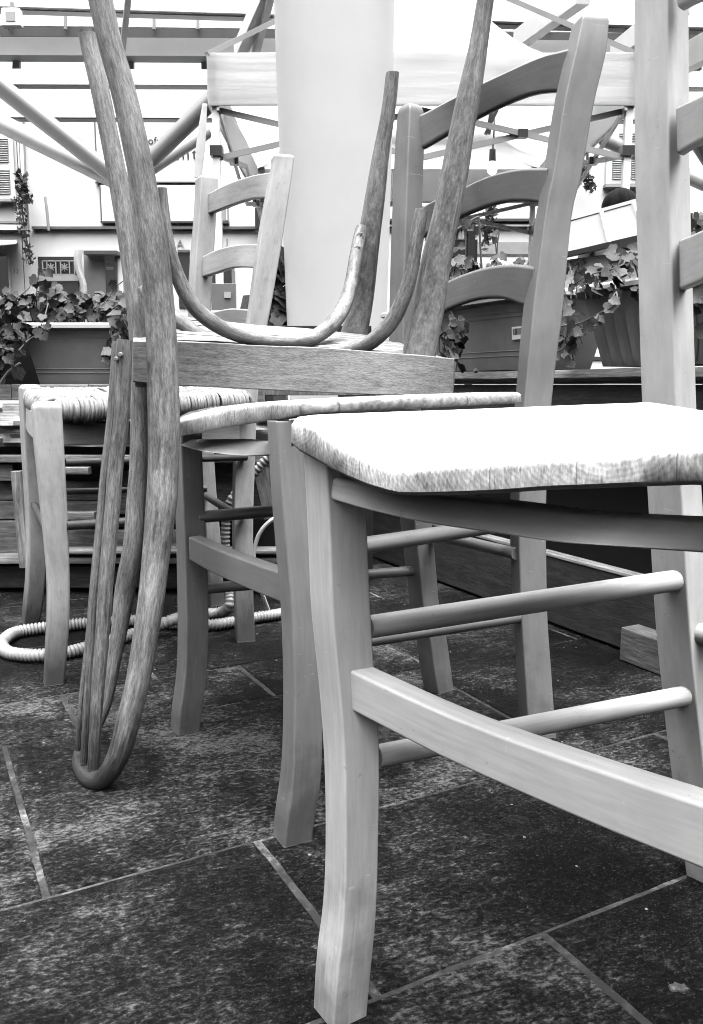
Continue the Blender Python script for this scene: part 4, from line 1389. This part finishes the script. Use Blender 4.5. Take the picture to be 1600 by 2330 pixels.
# ------------------------------------------------------------------ pergola behind
def pergola():
    Y = 9.0
    t = thing('pergola', 'white steel pergola of stacked beams and gutter across the top of the square', 'pergola', (0, Y, 0))

    def beam(xa, xb, ya0, ya1, yb0, yb1, Y_, d, mat, name='beam'):
        a0, a1, b0, b1 = W(xa, ya0, Y_), W(xa, ya1, Y_), W(xb, yb0, Y_), W(xb, yb1, Y_)
        dv = Vector((0, d, 0))
        return MB().loft([[a0, a1, a1 + dv, a0 + dv], [b0, b1, b1 + dv, b0 + dv]]).build(name, M[mat], t)
    X0, X1 = -500, 2100
    for y0, y1, Yb, d, mat, sl in ((-45, 20, 8.5, .1, 'white_steel', .030), (22, 28, 8.56, .1, 'mid_steel', .030), (38, 60, 9.3, .06, 'white_steel', .012), (62, 84, 9.1, .2, 'dark_band', .012), (85, 126, 8.8, .18, 'beam_grey', .006), (157, 192, 8.0, .12, 'white_steel', .004), (192.5, 195, 8.03, .10, 'mid_steel', .004), (203, 267, 7.8, .12, 'white_steel', .004), (267.5, 270, 7.82, .10, 'mid_steel', .004)):
        beam(X0, X1, y0 + sl * (X0 - 200), y1 + sl * (X0 - 200), y0 + sl * (X1 - 200), y1 + sl * (X1 - 200), Yb, d, mat)
    for x in (36, 296, 465, 1518, 1590):
        beam(x - 7, x + 7, 128, 158, 128, 158, 8.95, .06, 'louvre', 'bracket')
    for x in (20, 148, 350, 450, 1255, 1500):
        beam(x - 3, x + 3, 36, 66, 36, 66, 9.05, .03, 'grey_steel', 'gutter_clip')
    # sloping rafters
    for a, b_, Ya, Yb, w in (((545, 118), (625, -60), 8.2, 6.6, .14), ((1180, 92), (1330, -20), 8.2, 6.4, .16), ((1400, 122), (1560, 0), 8.2, 6.4, .17), ((1500, 165), (1700, 60), 7.6, 6.0, .2)):
        MB().bar(W(a[0], a[1], Ya), W(b_[0], b_[1], Yb), .10, w, .004).build('rafter', M['white_steel'], t)
    MB().bar(W(580, 120, 8.0), W(620, -40, 6.6), .05, .16, .004).build('rafter', M['mid_steel'], t)
    MB().bar(W(278, 122, 8.1), W(296, -40, 7.4), .05, .04, .004).build('rafter', M['grey_steel'], t)
    # flood lamp
    p = W(28, 42, 8.2)
    l = thing('flood_lamp', 'small square white flood lamp under the pergola gutter', 'lamp', p)
    MB().box(p, .17, .08, .15, 0, .01).build('housing', M['white_steel'], l)
    MB().box(p + Vector((0, -.042, 0)), .085, .006, .08).build('glass', M['louvre'], l)
    MB().bar(p + Vector((0, .02, .07)), p + Vector((0, .02, .14)), .03, .03).build('bracket', M['grey_steel'], l)


pergola()


def braced_post(label, node, tubes, base_x, Y):
    n = W(node[0], node[1], Y)
    t = thing('braced_post', label, 'post', (n.x, n.y, 0), 'posts with slanting braces')
    MB().tube([Vector((n.x, n.y, 0)), n + Vector((0, 0, .05))], .04, 18).build('post', M['louvre'], t)
    MB().tube([n - Vector((0, 0, .06)), n + Vector((0, 0, .06))], .06, 18).build('collar', M['grey_steel'], t)
    for (x, y, Y2, w, mat) in tubes:
        q = W(x, y, Y2)
        MB().tube([n + Vector((0, 0, .02)), q], [w * .85, w], 18).build('brace', M[mat], t)


braced_post('grey steel post with four slanting braces behind the bentwood chair', (285, 428), [(-140, 85, 6.0, .068, 'mid_steel'), (-90, 235, 6.9, .072, 'grey_steel'), (496, 214, 6.2, .062, 'mid_steel'), (468, 300, 6.6, .055, 'grey_steel')], 270, 6.1)
braced_post('grey steel post with slanting braces at the right edge', (1668, 455), [(1376, 318, 6.6, .05, 'mid_steel'), (1568, 285, 5.2, .055, 'mid_steel'), (1820, 250, 5.2, .055, 'mid_steel'), (1562, 388, 6.9, .055, 'grey_steel')], 1660, 5.3)


# ------------------------------------------------------------------ houses across the square
FY = 12.0


def rect(x0, x1, y0, y1, Y=FY, d=.06):
    a, b_ = W(x0, y0, Y), W(x1, y1, Y)
    z1, z0 = W(800, y0, Y).z, W(800, y1, Y).z
    s = Y * 1.0
    return MB().box(((a.x + W(x1, y0, Y).x) / 2, Y + d / 2, (z0 + z1) / 2), W(x1, y0, Y).x - a.x, d, z1 - z0)


def text_mesh(txt, x, y, h_px, Y, mat, parent, name, spacing=1.0):
    cu = bpy.data.curves.new(name, 'FONT')
    cu.body = txt
    cu.align_x = 'LEFT'
    cu.space_character = spacing
    cu.extrude = .003
    sz = h_px * dep(W(x, y, Y)) / F_PX
    cu.size = sz / .52
    o = bpy.data.objects.new(name + '_curve', cu)
    COL.objects.link(o)
    dg = bpy.context.evaluated_depsgraph_get()
    me = bpy.data.meshes.new_from_object(o.evaluated_get(dg))
    bpy.data.objects.remove(o)
    p = W(x, y, Y)
    me.transform(Matrix.Translation(p - parent_loc(parent)) @ Matrix.Rotation(math.pi / 2, 4, 'X'))
    me.materials.clear(); me.materials.append(M[mat])
    m = bpy.data.objects.new(name, me)
    COL.objects.link(m)
    m.parent = parent
    return m


def shutter(parent, x0, x1, y0, y1, panels):
    f = rect(x0, x1, y0, y1, FY - .05, .045).build('shutter', M['white_steel'], parent)
    for a, b_, c, d in panels:
        mb = MB()
        n = int((d - c) / 5)
        for k in range(n):
            yy = c + (d - c) * (k + .5) / n
            zz = W(800, yy, FY - .055).z
            xa, xb = W(a, yy, FY - .055).x, W(b_, yy, FY - .055).x
            mb.loft([[Vector((x, FY - .052, zz + .011)), Vector((x, FY - .066, zz - .008)), Vector((x, FY - .052, zz - .010))] for x in (xa, xb)])
        rect(a, b_, c, d, FY - .054, .003).build('recess', M['louvre'], f)
        mb.build('louvres', M['louvre'], f)
    return f


def houses():
    a = thing('house', 'white house with shuttered window at the far left of the square', 'house', (W(-200, 700, FY).x, FY, 0))
    zt = 9.0

    def wall(t, x0, x1):
        X0, X1 = W(x0, 800, FY).x, W(x1, 800, FY).x
        MB().box(((X0 + X1) / 2, FY + .25, zt / 2), X1 - X0, .5, zt).build('wall', M['white_wall'], t)
    wall(a, -900, 64)
    shutter(a, -40, 27, 296, 452, [(-36, -8, 312, 370), (-4, 18, 312, 370), (-36, -8, 384, 442), (-2, 22, 384, 442)])
    rect(-60, 30, 452, 458, FY - .12, .14).build('sill', M['louvre'], a)
    rect(-300, 58, 503, 508, FY - .05, .06).build('cornice', M['louvre'], a)
    rect(-300, 58, 511, 523, FY - .1, .11).build('cornice', M['white_wall'], a)
    rect(-300, 58, 523, 527, FY - .06, .07).build('cornice', M['mid_steel'], a)
    MB().loft([[W(-200, y, FY - d) for y, d in ((548, 0.02), (572, .7), (576, .7), (553, 0.02))], [W(38, y, FY - d) for y, d in ((546, 0.02), (552, .5), (555, .5), (551, .02))]]).build('awning', M['fabric'], a)
    rect(-60, 16, 583, 860, FY - .02, .03).build('door', M['black'], a)
    rect(16, 19, 579, 860, FY - .04, .05).build('door_frame', M['white_wall'], a)
    text_mesh('12', 30, 622, 7, FY - .012, 'ink_grey', a, 'house_number')
    b = thing('house', 'long white house with shop signs, grilled door and shutters across the square', 'house', (W(700, 700, FY).x, FY, 0))
    wall(b, 66, 2500)
    # upper sign boards
    s = rect(216, 446, 250, 413, FY - .05, .05).build('sign_board', M['sign_white'], b)
    rect(216, 446, 413, 416, FY - .055, .05).build('sign_edge', M['mid_steel'], s)
    rect(213, 215.5, 250, 420, FY - .055, .05).build('sign_edge', M['mid_steel'], s)
    text_mesh('ofum', 337, 328, 12, FY - .056, 'ink', s, 'lettering', 1.05)
    text_mesh('ant', 392, 363, 20, FY - .056, 'ink', s, 'lettering', 1.25)
    s = rect(229, 452, 421, 503, FY - .06, .06).build('sign_board', M['sign_white'], b)
    rect(229, 452, 503, 507, FY - .065, .06).build('sign_edge', M['ink'], s)
    rect(226, 228, 421, 503, FY - .065, .06).build('sign_edge', M['mid_steel'], s)
    rect(72, 640, 515, 521, FY - .07, .08).build('string_course', M['mid_steel'], b)
    rect(640, 1230, 497, 503, FY - .07, .08).build('string_course', M['dark_band'], b)
    rect(640, 1230, 511, 515, FY - .07, .08).build('string_course', M['louvre'], b)
    rect(1085, 1225, 551, 578, FY - .5, .3).build('canopy', M['louvre'], b)
    w = rect(496, 519, 440, 502, FY - .03, .03).build('window', M['louvre'], b)
    rect(514, 516, 440, 500, FY - .04, .02).build('mullion', M['white_wall'], w)
    rect(496, 520, 502, 508, FY - .1, .1).build('sill', M['dark_band'], w)
    text_mesh('A', 402, 563, 13, FY - .012, 'ink_grey', b, 'lettering')
    text_mesh('I', 503, 562, 13, FY - .012, 'ink_grey', b, 'lettering')
    text_mesh('I', 514, 560, 13, FY - .012, 'ink_grey', b, 'lettering')
    # door with grille
    d = rect(86, 176, 584, 860, FY - .02, .03).build('door', M['black'], b)
    rect(88, 182, 626, 639, FY - .06, .05).build('transom', M['louvre'], d)
    gr = MB()

    def addbox(x0, x1, y0, y1, Y_=FY - .05, dd=.02):
        k = rect(x0, x1, y0, y1, Y_, dd)
        base = len(gr.v); gr.v += k.v; gr.f += [tuple(i + base for i in f) for f in k.f]; gr.uv += k.uv
    addbox(95, 170, 592, 594.5); addbox(95, 170, 623, 625.5)
    for x in (95, 105, 125, 136, 156, 167.5):
        addbox(x, x + 2.2, 592, 625)
    for cx in (116, 147):
        for k in range(4):
            a_ = math.pi * k / 4
            addbox_p = W(cx, 608, FY - .05)
            e = Vector((math.cos(a_), 0, math.sin(a_))) * .055
            kk = MB().bar(addbox_p - e, addbox_p + e, .012, .012)
            base = len(gr.v); gr.v += kk.v; gr.f += [tuple(i + base for i in f) for f in kk.f]; gr.uv += kk.uv
        kk = MB().tube([W(cx, 608, FY - .07), W(cx, 608, FY - .04)], .028, 10)
        base = len(gr.v); gr.v += kk.v; gr.f += [tuple(i + base for i in f) for f in kk.f]; gr.uv += kk.uv
    gr.build('grille', M['louvre'], d)
    # shop opening with awning cloth and vertical board
    o = rect(190, 266, 573, 860, FY - .015, .03).build('shop_front', M['grey_wall'], b)
    rect(190, 266, 570, 578, FY - .2, .2).build('lintel', M['dark_band'], o)
    rect(238, 262, 582, 860, FY - .05, .04).build('menu_board', M['black'], o)
    for yy in (594, 607, 611):
        rect(241, 258, yy, yy + 2, FY - .055, .006).build('chalk_line', M['louvre'], o)
    MB().loft([[W(x + 6 * math.sin(y * .05), y, FY - dd) for x, dd in ((172 + (y - 568) * .07, .15), (181 + (y - 568) * .06, .25), (191 + (y - 568) * .02, .15), (190 + (y - 568) * .02, .10))] for y in range(568, 700, 8)]).build('rolled_blind', M['fabric'], b)
    rect(404, 431, 572, 700, FY - .02, .03).build('doorway', M['black'], b)
    rect(404, 431, 568, 574, FY - .05, .05).build('lintel', M['mid_steel'], b)
    rect(502, 527, 612, 700, FY - .02, .03).build('doorway', M['black'], b)
    rect(527, 533, 612, 700, FY - .04, .05).build('door_frame', M['grey_wall'], b)
    rect(480, 500, 612, 700, FY - .02, .03).build('doorway', M['black'], b)
    # right-hand shutters
    shutter(b, 1384, 1500, 296, 418, [(1394, 1425, 330, 352), (1394, 1425, 362, 408), (1437, 1470, 330, 352), (1437, 1470, 362, 408), (1410, 1425, 300, 322), (1437, 1470, 300, 322)])
    rect(1378, 1505, 419, 425, FY - .12, .14).build('sill', M['louvre'], b)
    mb = MB().tube(smooth_pts([W(1350, 255, FY - .08), W(1344, 300, FY - .08), W(1337, 340, FY - .08), W(1338, 400, FY - .08)], 4), .018, 8)
    mb.build('downpipe', M['ink'], b)
    # services between the two fronts
    p = thing('drainpipe', 'pale drainpipe between the two house fronts at the left', 'pipe', W(52, 700, FY - .1))
    for xa, xb, r, m in ((46, 60, .028, 'white_steel'), (52, 64, .016, 'grey_steel'), (42, 55, .012, 'mid_steel')):
        MB().tube([W(xa, 240, FY - .1), W((xa + xb) / 2, 400, FY - .1), W(xb + 6, 600, FY - .1)], r, 10).build('pipe', M[m], p)

    def creeper(label, path, n, spread, size):
        rnd = random.Random(n)
        t = thing('creeper', label, 'plant', W(*path[0]))
        mb = MB()
        pts = smooth_pts([W(*q) for q in path], 10)
        for k in range(n):
            q = pts[rnd.randrange(len(pts))] + Vector((rnd.gauss(0, spread), rnd.uniform(-.12, .05), rnd.gauss(0, spread)))
            a_ = Vector((rnd.gauss(0, 1), rnd.gauss(0, 1), rnd.gauss(0, 1))).normalized(); b_ = a_.cross(Vector((rnd.gauss(0, 1), rnd.gauss(0, 1), 1))).normalized()
            s = size * rnd.uniform(.6, 1.3)
            base = len(mb.v)
            mb.v += [q - a_ * s, q + b_ * s * .5, q + a_ * s, q - b_ * s * .5]
            mb.f.append((base, base + 1, base + 2, base + 3)); mb.uv.append(((0, 0), (1, 0), (1, 1), (0, 1)))
        mb.build('leaves', M['creeper'], t, sharp=180)
        MB().tube(pts, .012, 6).build('stem', M['stem'], t)
    creeper('dark creeper bunched on the drainpipe at the left', [(52, 400, FY - .2), (55, 440, FY - .2), (60, 450, FY - .2)], 240, .035, .045)
    creeper('thin creeper hanging in strands below the bunch on the drainpipe', [(48, 455, FY - .2), (53, 500, FY - .2), (60, 540, FY - .2), (70, 592, FY - .2)], 160, .035, .04)
    creeper('small dark creeper on the downpipe right of the dark chair', [(1322, 375, FY - .2), (1326, 395, FY - .2), (1338, 412, FY - .2), (1344, 430, FY - .2)], 160, .04, .045)
    creeper('dangling creeper seen through the dark chair back', [(1116, 465, 9.4), (1112, 490, 9.4), (1110, 520, 9.4), (1106, 555, 9.4)], 170, .035, .04)
    r = MB().tube([W(103, 448, FY - .1), W(107, 480, FY - .12), W(111, 525, FY - .1)], .02, 8)
    r.build('flag_rod', M['grey_steel'], label='short bare rod fixed to the white house wall', category='rod')
    k = thing('wall_lantern', 'dark box lantern on the house wall by the rush-seat chair back', 'lamp', W(590, 495, FY - .2))
    rect(580, 602, 472, 520, FY - .25, .2).build('body', M['black'], k)
    rect(588, 594, 458, 472, FY - .2, .1).build('hanger', M['grey_steel'], k)
    rect(582, 600, 519, 528, FY - .23, .15).build('base', M['mid_steel'], k)


houses()


# ------------------------------------------------------------------ market things in the middle distance
def market():
    # glazed counter lid
    Y0 = 3.3
    t = thing('display_case', 'grey glazed counter lid with white frame above a white box', 'display case', W(1380, 640, 3.3))
    a, b_, c, d = W(1270, 507, 3.45), W(1500, 443, 3.05), W(1500, 530, 2.9), W(1258, 586, 3.3)
    th = Vector((.01, .03, .0))
    MB().loft([[a, b_, c, d], [v + th for v in (a, b_, c, d)]]).build('lid', M['glass_grey'], t)
    lp = lambda u, v: a.lerp(b_, u).lerp(d.lerp(c, u), v) - Vector((0, .006, 0))
    MB().bar(lp(0, 0), lp(1, 0), .012, .012).build('frame', M['white_steel'], t)
    MB().bar(lp(.45, 0), lp(.56, 1), .012, .014).build('frame', M['white_steel'], t)
    MB().bar(lp(.76, 0), lp(.84, .6), .012, .014).build('frame', M['white_steel'], t)
    MB().bar(lp(0, 1.02), lp(1, 1.02), .02, .018).build('frame', M['black'], t)
    e0, e1 = W(1240, 598, 3.35), W(1520, 545, 2.95)
    zt = e1.z
    bx = MB().loft([[Vector((e0.x, e0.y, z)), Vector((e1.x, e1.y, z)), Vector((e1.x + .3, e1.y + .5, z)), Vector((e0.x + .3, e0.y + .5, z))] for z in (0.0, e0.z)])
    box = bx.build('box', M['sign_white'], t)
    text_mesh('M', 1299, 614, 13, 3.22, 'ink', box, 'lettering')
    text_mesh('P', 1320, 610, 13, 3.20, 'ink', box, 'lettering')
    # person behind the counter
    person()
    # carton under the ivy
    q = W(1300, 820, 2.35)
    k = thing('carton', 'white printed carton on the platform below the trailing ivy', 'carton', q)
    MB().box((q.x + .03, q.y + .08, .565), .22, .12, .065, 0, .002).build('box', M['sign_white'], k)
    zz = .565
    MB().box((q.x + .03, q.y + .018, .572), .221, .003, .010).build('band', M['ink'], k)
    MB().loft([[Vector((q.x - .055 + x, q.y + .017 + y, .548 + z)) for x, z in ((0, .012), (.014, .012), (.007, 0))] for y in (0, .003)]).build('mark', M['ink'], k)
    # stall with dark crates behind the dark chair
    s = thing('market_stall', 'dark timber stall frame with shelves, seen through the dark chair back', 'stall', W(1030, 620, 6.0))
    x = lambda p: W(p, 600, 6.0).x
    z = lambda p: W(800, p, 6.0).z
    for xx in (985, 1010, 1071):
        MB().box((x(xx), 6.0, z(508) / 2), .05, .05, z(508)).build('post', M['black'], s)
    MB().box((x(1030), 6.12, (z(515) + z(535)) / 2), .35, .25, z(515) - z(535)).build('shelf', M['dark_band'], s)
    MB().box((x(1030), 6.12, (z(545) + z(600)) / 2), .34, .25, z(545) - z(600)).build('shelf', M['black'], s)
    MB().bar(W(985, 540, 5.95), W(1090, 494, 5.95), .03, .03).build('roof_edge', M['mid_steel'], s)
    MB().box((x(1034), 6.2, (z(487) + z(512)) / 2), .24, .3, z(487) - z(512)).build('roof', M['mid_steel'], s)
    for xx in (1046, 1053):
        q = W(xx, 535, 5.98)
        bt = thing('bottle', 'pale bottle on the dark stall shelf, ' + ('left' if xx < 1050 else 'right') + ' of two', 'bottle', q, 'bottles on the stall shelf')
        MB().tube([q + Vector((0, 0, h)) for h in (-.03, .0, .02, .03, .055)], [.012, .012, .010, .005, .005], 10).build('glass', M['white_steel'], bt)
    # wire hoop in the banded planter
    MB().tube(smooth_pts([W(1040, 522, 2.02), W(1070, 503, 2.02), W(1087, 494, 2.02), W(1090, 500, 2.02), W(1093, 560, 2.02), W(1098, 640, 2.02)], 4), .0024, 8).build('support_wire', M['dark_band'], label='bent dark support wire standing in the banded planter', category='wire')
    # things behind the rush-seat chair back
    q = W(522, 690, 5.0)
    c = thing('card_stand', 'grey notice board with a small pale square, behind the rush-seat chair', 'notice board', (q.x, q.y, 0))
    X = lambda p: W(p, 680, 5.0).x
    Z = lambda p: W(800, p, 5.0).z
    MB().box((X(508), 5.02, (Z(645) + Z(760)) / 2), X(536) - X(480), .03, Z(645) - Z(760), 0, .004).build('board', M['grey_card'], c)
    MB().box((X(518), 5.0, Z(671)), X(526) - X(511), .006, Z(664) - Z(678)).build('notice', M['louvre'], c)
    MB().box((X(508), 5.04, Z(760) / 2), .03, .03, Z(760)).build('stand', M['dark_band'], c)
    # folded blankets
    q = W(548, 700, 4.4)
    bl = thing('blanket_pile', 'draped dark striped cloth between the posts of the rush-seat chair', 'cloth', (q.x, q.y, 0))
    rings = []
    for k in range(15):
        f = k / 14
        ring = []
        for i in range(18):
            a_ = math.pi * 2 * i / 18
            r = .16 * (1 - .5 * f ** 3) * (1 + .08 * math.sin(i * 2.6))
            ring.append(Vector((q.x + .07 + math.cos(a_) * r, q.y + .2 + math.sin(a_) * r * .8, lerp(0, W(548, 664, 4.4).z, f))))
        rings.append(ring)
    MB().loft(rings).build('cloth', M['dark_cloth'], bl)
    q = W(497, 707, 4.2)
    st = thing('paper_pile', 'loose pile of pale folded papers behind the rush-seat chair back', 'paper', (q.x, q.y, 0))
    for k in range(6):
        MB().box((q.x + .06 + random.uniform(-.02, .02), q.y + .1, q.z - .012 * k), .30, .2, .007, random.uniform(-.3, .3)).build('sheet', M['sign_white' if k % 2 == 0 else 'louvre'], st)
    MB().box((q.x + .05, q.y + .1, (q.z - .08) / 2), .3, .22, q.z - .08).build('crate', M['grey_card'], st)
    # bush and sign against the column
    ivy('dark leafy shrub squeezed against the left of the white column', [(602, 648, 560, 800, 2.98, 3.12, 150, .06)], [], 12, None)
    q = W(638, 720, 3.15)
    sg = thing('sign', 'white bordered sign with dark panel, left of the white column', 'sign', (q.x, q.y, 0))
    X = lambda p: W(p, 720, 3.15).x
    Z = lambda p: W(800, p, 3.15).z
    MB().box((X(660), 3.16, (Z(680) + Z(790)) / 2), X(690) - X(631), .012, Z(680) - Z(790), 0, .004).build('board', M['sign_white'], sg)
    MB().box((X(662), 3.152, (Z(684) + Z(732)) / 2), X(690) - X(634), .004, Z(684) - Z(732)).build('panel', M['grey_card'], sg)
    for yy in (735, 740, 745):
        MB().box((X(662), 3.152, Z(yy)), X(690) - X(634), .004, .004).build('line', M['ink'], sg)
    MB().box((X(648), 3.149, (Z(692) + Z(712)) / 2), .011, .003, Z(692) - Z(712)).build('mark', M['sign_white'], sg)
    MB().box((X(645), 3.149, Z(693)), .034, .003, .008).build('mark', M['sign_white'], sg)
    MB().box((X(668), 3.18, Z(790) / 2), .02, .02, Z(790)).build('stake', M['deck'], sg)


def person():
    """standing person turned away; only the dark hair shows over the counter"""
    h = W(1408, 430, 5.0)
    px, py, top = h.x + .01, 5.0, h.z
    t = thing('person', 'person with dark shoulder-length hair, turned away behind the grey counter lid', 'person', (px, py, 0))
    s = top / 1.62
    V = [(0, 0, .92), (0, 0, 1.10), (0, .01, 1.30), (0, 0, 1.40), (0, -.01, 1.52), (.17, 0, 1.34), (.22, .03, 1.08), (.20, .16, .90), (.19, .22, .86), (-.17, 0, 1.34), (-.22, .03, 1.08), (-.20, .16, .90), (-.19, .22, .86), (.09, 0, .88), (.10, .02, .48), (.10, -.02, .08), (.10, .12, .03), (-.09, 0, .88), (-.10, .02, .48), (-.10, -.02, .08), (-.10, .12, .03)]
    Ed = [(0, 1), (1, 2), (2, 3), (3, 4), (2, 5), (5, 6), (6, 7), (7, 8), (2, 9), (9, 10), (10, 11), (11, 12), (0, 13), (13, 14), (14, 15), (15, 16), (0, 17), (17, 18), (18, 19), (19, 20)]
    rad = [.13, .12, .14, .055, .09, .06, .045, .032, .035, .06, .045, .032, .035, .085, .055, .04, .035, .085, .055, .04, .035]
    me = bpy.data.meshes.new('body')
    me.from_pydata([(x * s, y * s, z * s) for x, y, z in V], Ed, [])
    o = bpy.data.objects.new('body', me)
    COL.objects.link(o)
    o.modifiers.new('skin', 'SKIN')
    for i, r in enumerate(rad):
        me.skin_vertices[0].data[i].radius = (r * s, r * s * .8)
    me.skin_vertices[0].data[0].use_root = True
    o.modifiers.new('sub', 'SUBSURF').levels = 2
    dg = bpy.context.evaluated_depsgraph_get()
    nm = bpy.data.meshes.new_from_object(o.evaluated_get(dg))
    o.modifiers.clear()
    o.data = nm
    nm.materials.clear(); nm.materials.append(M['coat'])
    for p in nm.polygons: p.use_smooth = True
    o.parent = t
    # hair: a cap with locks falling to the neck
    rings = []
    c = Vector((px, py - .01, top - .115 * s))
    for k in range(14):
        f = k / 13
        z = lerp(.115, -.16, f) * s
        hh = min(1.0, f * 2.6 + .03)
        r = (.106 * math.sqrt(max(.02, 1 - (1 - hh) ** 2)) * (1 - .10 * f)) * s
        rings.append([c + Vector((math.cos(a) * r * (1 + .10 * noise.noise(Vector((math.cos(a) * 5, math.sin(a) * 5, k * .25)))), math.sin(a) * r * 1.12 * (1 + .10 * noise.noise(Vector((math.cos(a) * 6, math.sin(a) * 6, 9 + k * .25)))), z)) for a in [2 * math.pi * i / 40 for i in range(40)]])
    MB().loft(rings).build('hair', M['hair'], t, sharp=180)
    f = MB()
    rings = []
    for k in range(9):
        a = math.pi * k / 8
        r = max(.004, .078 * s * math.sin(a))
        rings.append([Vector((px + math.cos(b) * r, py + .045 + math.sin(b) * r, top - .14 * s + .1 * s * math.cos(a))) for b in [2 * math.pi * i / 20 for i in range(20)]])
    f.loft(rings).build('face', M['skin'], t, sharp=180)


market()

# ------------------------------------------------------------------ light
SUN_DIR = Vector((0.22, 0.04, 1.0)).normalized()       # towards the sun
elev = math.asin(SUN_DIR.z)
w = bpy.data.worlds.new('World')
scene.world = w
w.use_nodes = True
nt = w.node_tree
bg = nt.nodes['Background']
sky = nt.nodes.new('ShaderNodeTexSky')
sky.sky_type = 'NISHITA'
sky.sun_disc = False
sky.sun_elevation = elev
sky.sun_rotation = math.atan2(SUN_DIR.x, SUN_DIR.y)
sky.air_density = 1.0
sky.dust_density = 1.0
bw = nt.nodes.new('ShaderNodeRGBToBW')
nt.links.new(sky.outputs['Color'], bw.inputs['Color'])
# added sky weighting: bright overhead, almost black at the horizon
tc = nt.nodes.new('ShaderNodeTexCoord')
sz = nt.nodes.new('ShaderNodeSeparateXYZ')
nt.links.new(tc.outputs['Generated'], sz.inputs[0])
zz = math_n(nt, 'MAXIMUM', sz.outputs['Z'], 0.0)
cl = math_n(nt, 'ADD', math_n(nt, 'MULTIPLY', math_n(nt, 'POWER', zz, 3.5), 4.5), 0.004)
# added fill: sky brightened behind and left of the camera for the chair fronts
az = math_n(nt, 'ADD', math_n(nt, 'MULTIPLY', sz.outputs['X'], -0.50), math_n(nt, 'MULTIPLY', sz.outputs['Y'], -0.86))
cl = math_n(nt, 'MULTIPLY', cl, math_n(nt, 'MAXIMUM', 0.12, math_n(nt, 'ADD', 1.0, math_n(nt, 'MULTIPLY', az, 1.5))))
nt.links.new(math_n(nt, 'MULTIPLY', bw.outputs['Val'], cl), bg.inputs['Color'])
bg.inputs['Strength'].default_value = 0.15
sd = bpy.data.lights.new('sun', 'SUN')
sd.energy = 0.5
sd.angle = R(40)
sd.color = (1, 1, 1)
so = bpy.data.objects.new('sun', sd)
COL.objects.link(so)
so.rotation_euler = SUN_DIR.to_track_quat('Z', 'Y').to_euler()
scene.view_settings.view_transform = 'Standard'
scene.view_settings.look = 'None'
scene.view_settings.exposure = 2.95
scene.view_settings.gamma = 1
scene.cycles.use_denoising = True
scene.cycles.filter_width = 1.05
try:
    scene.cycles.sampling_pattern = 'BLUE_NOISE'
except Exception:
    pass
scene.cycles.sample_clamp_indirect = 2.0
scene.cycles.max_bounces = 6
scene.cycles.diffuse_bounces = 0
scene.cycles.glossy_bounces = 2
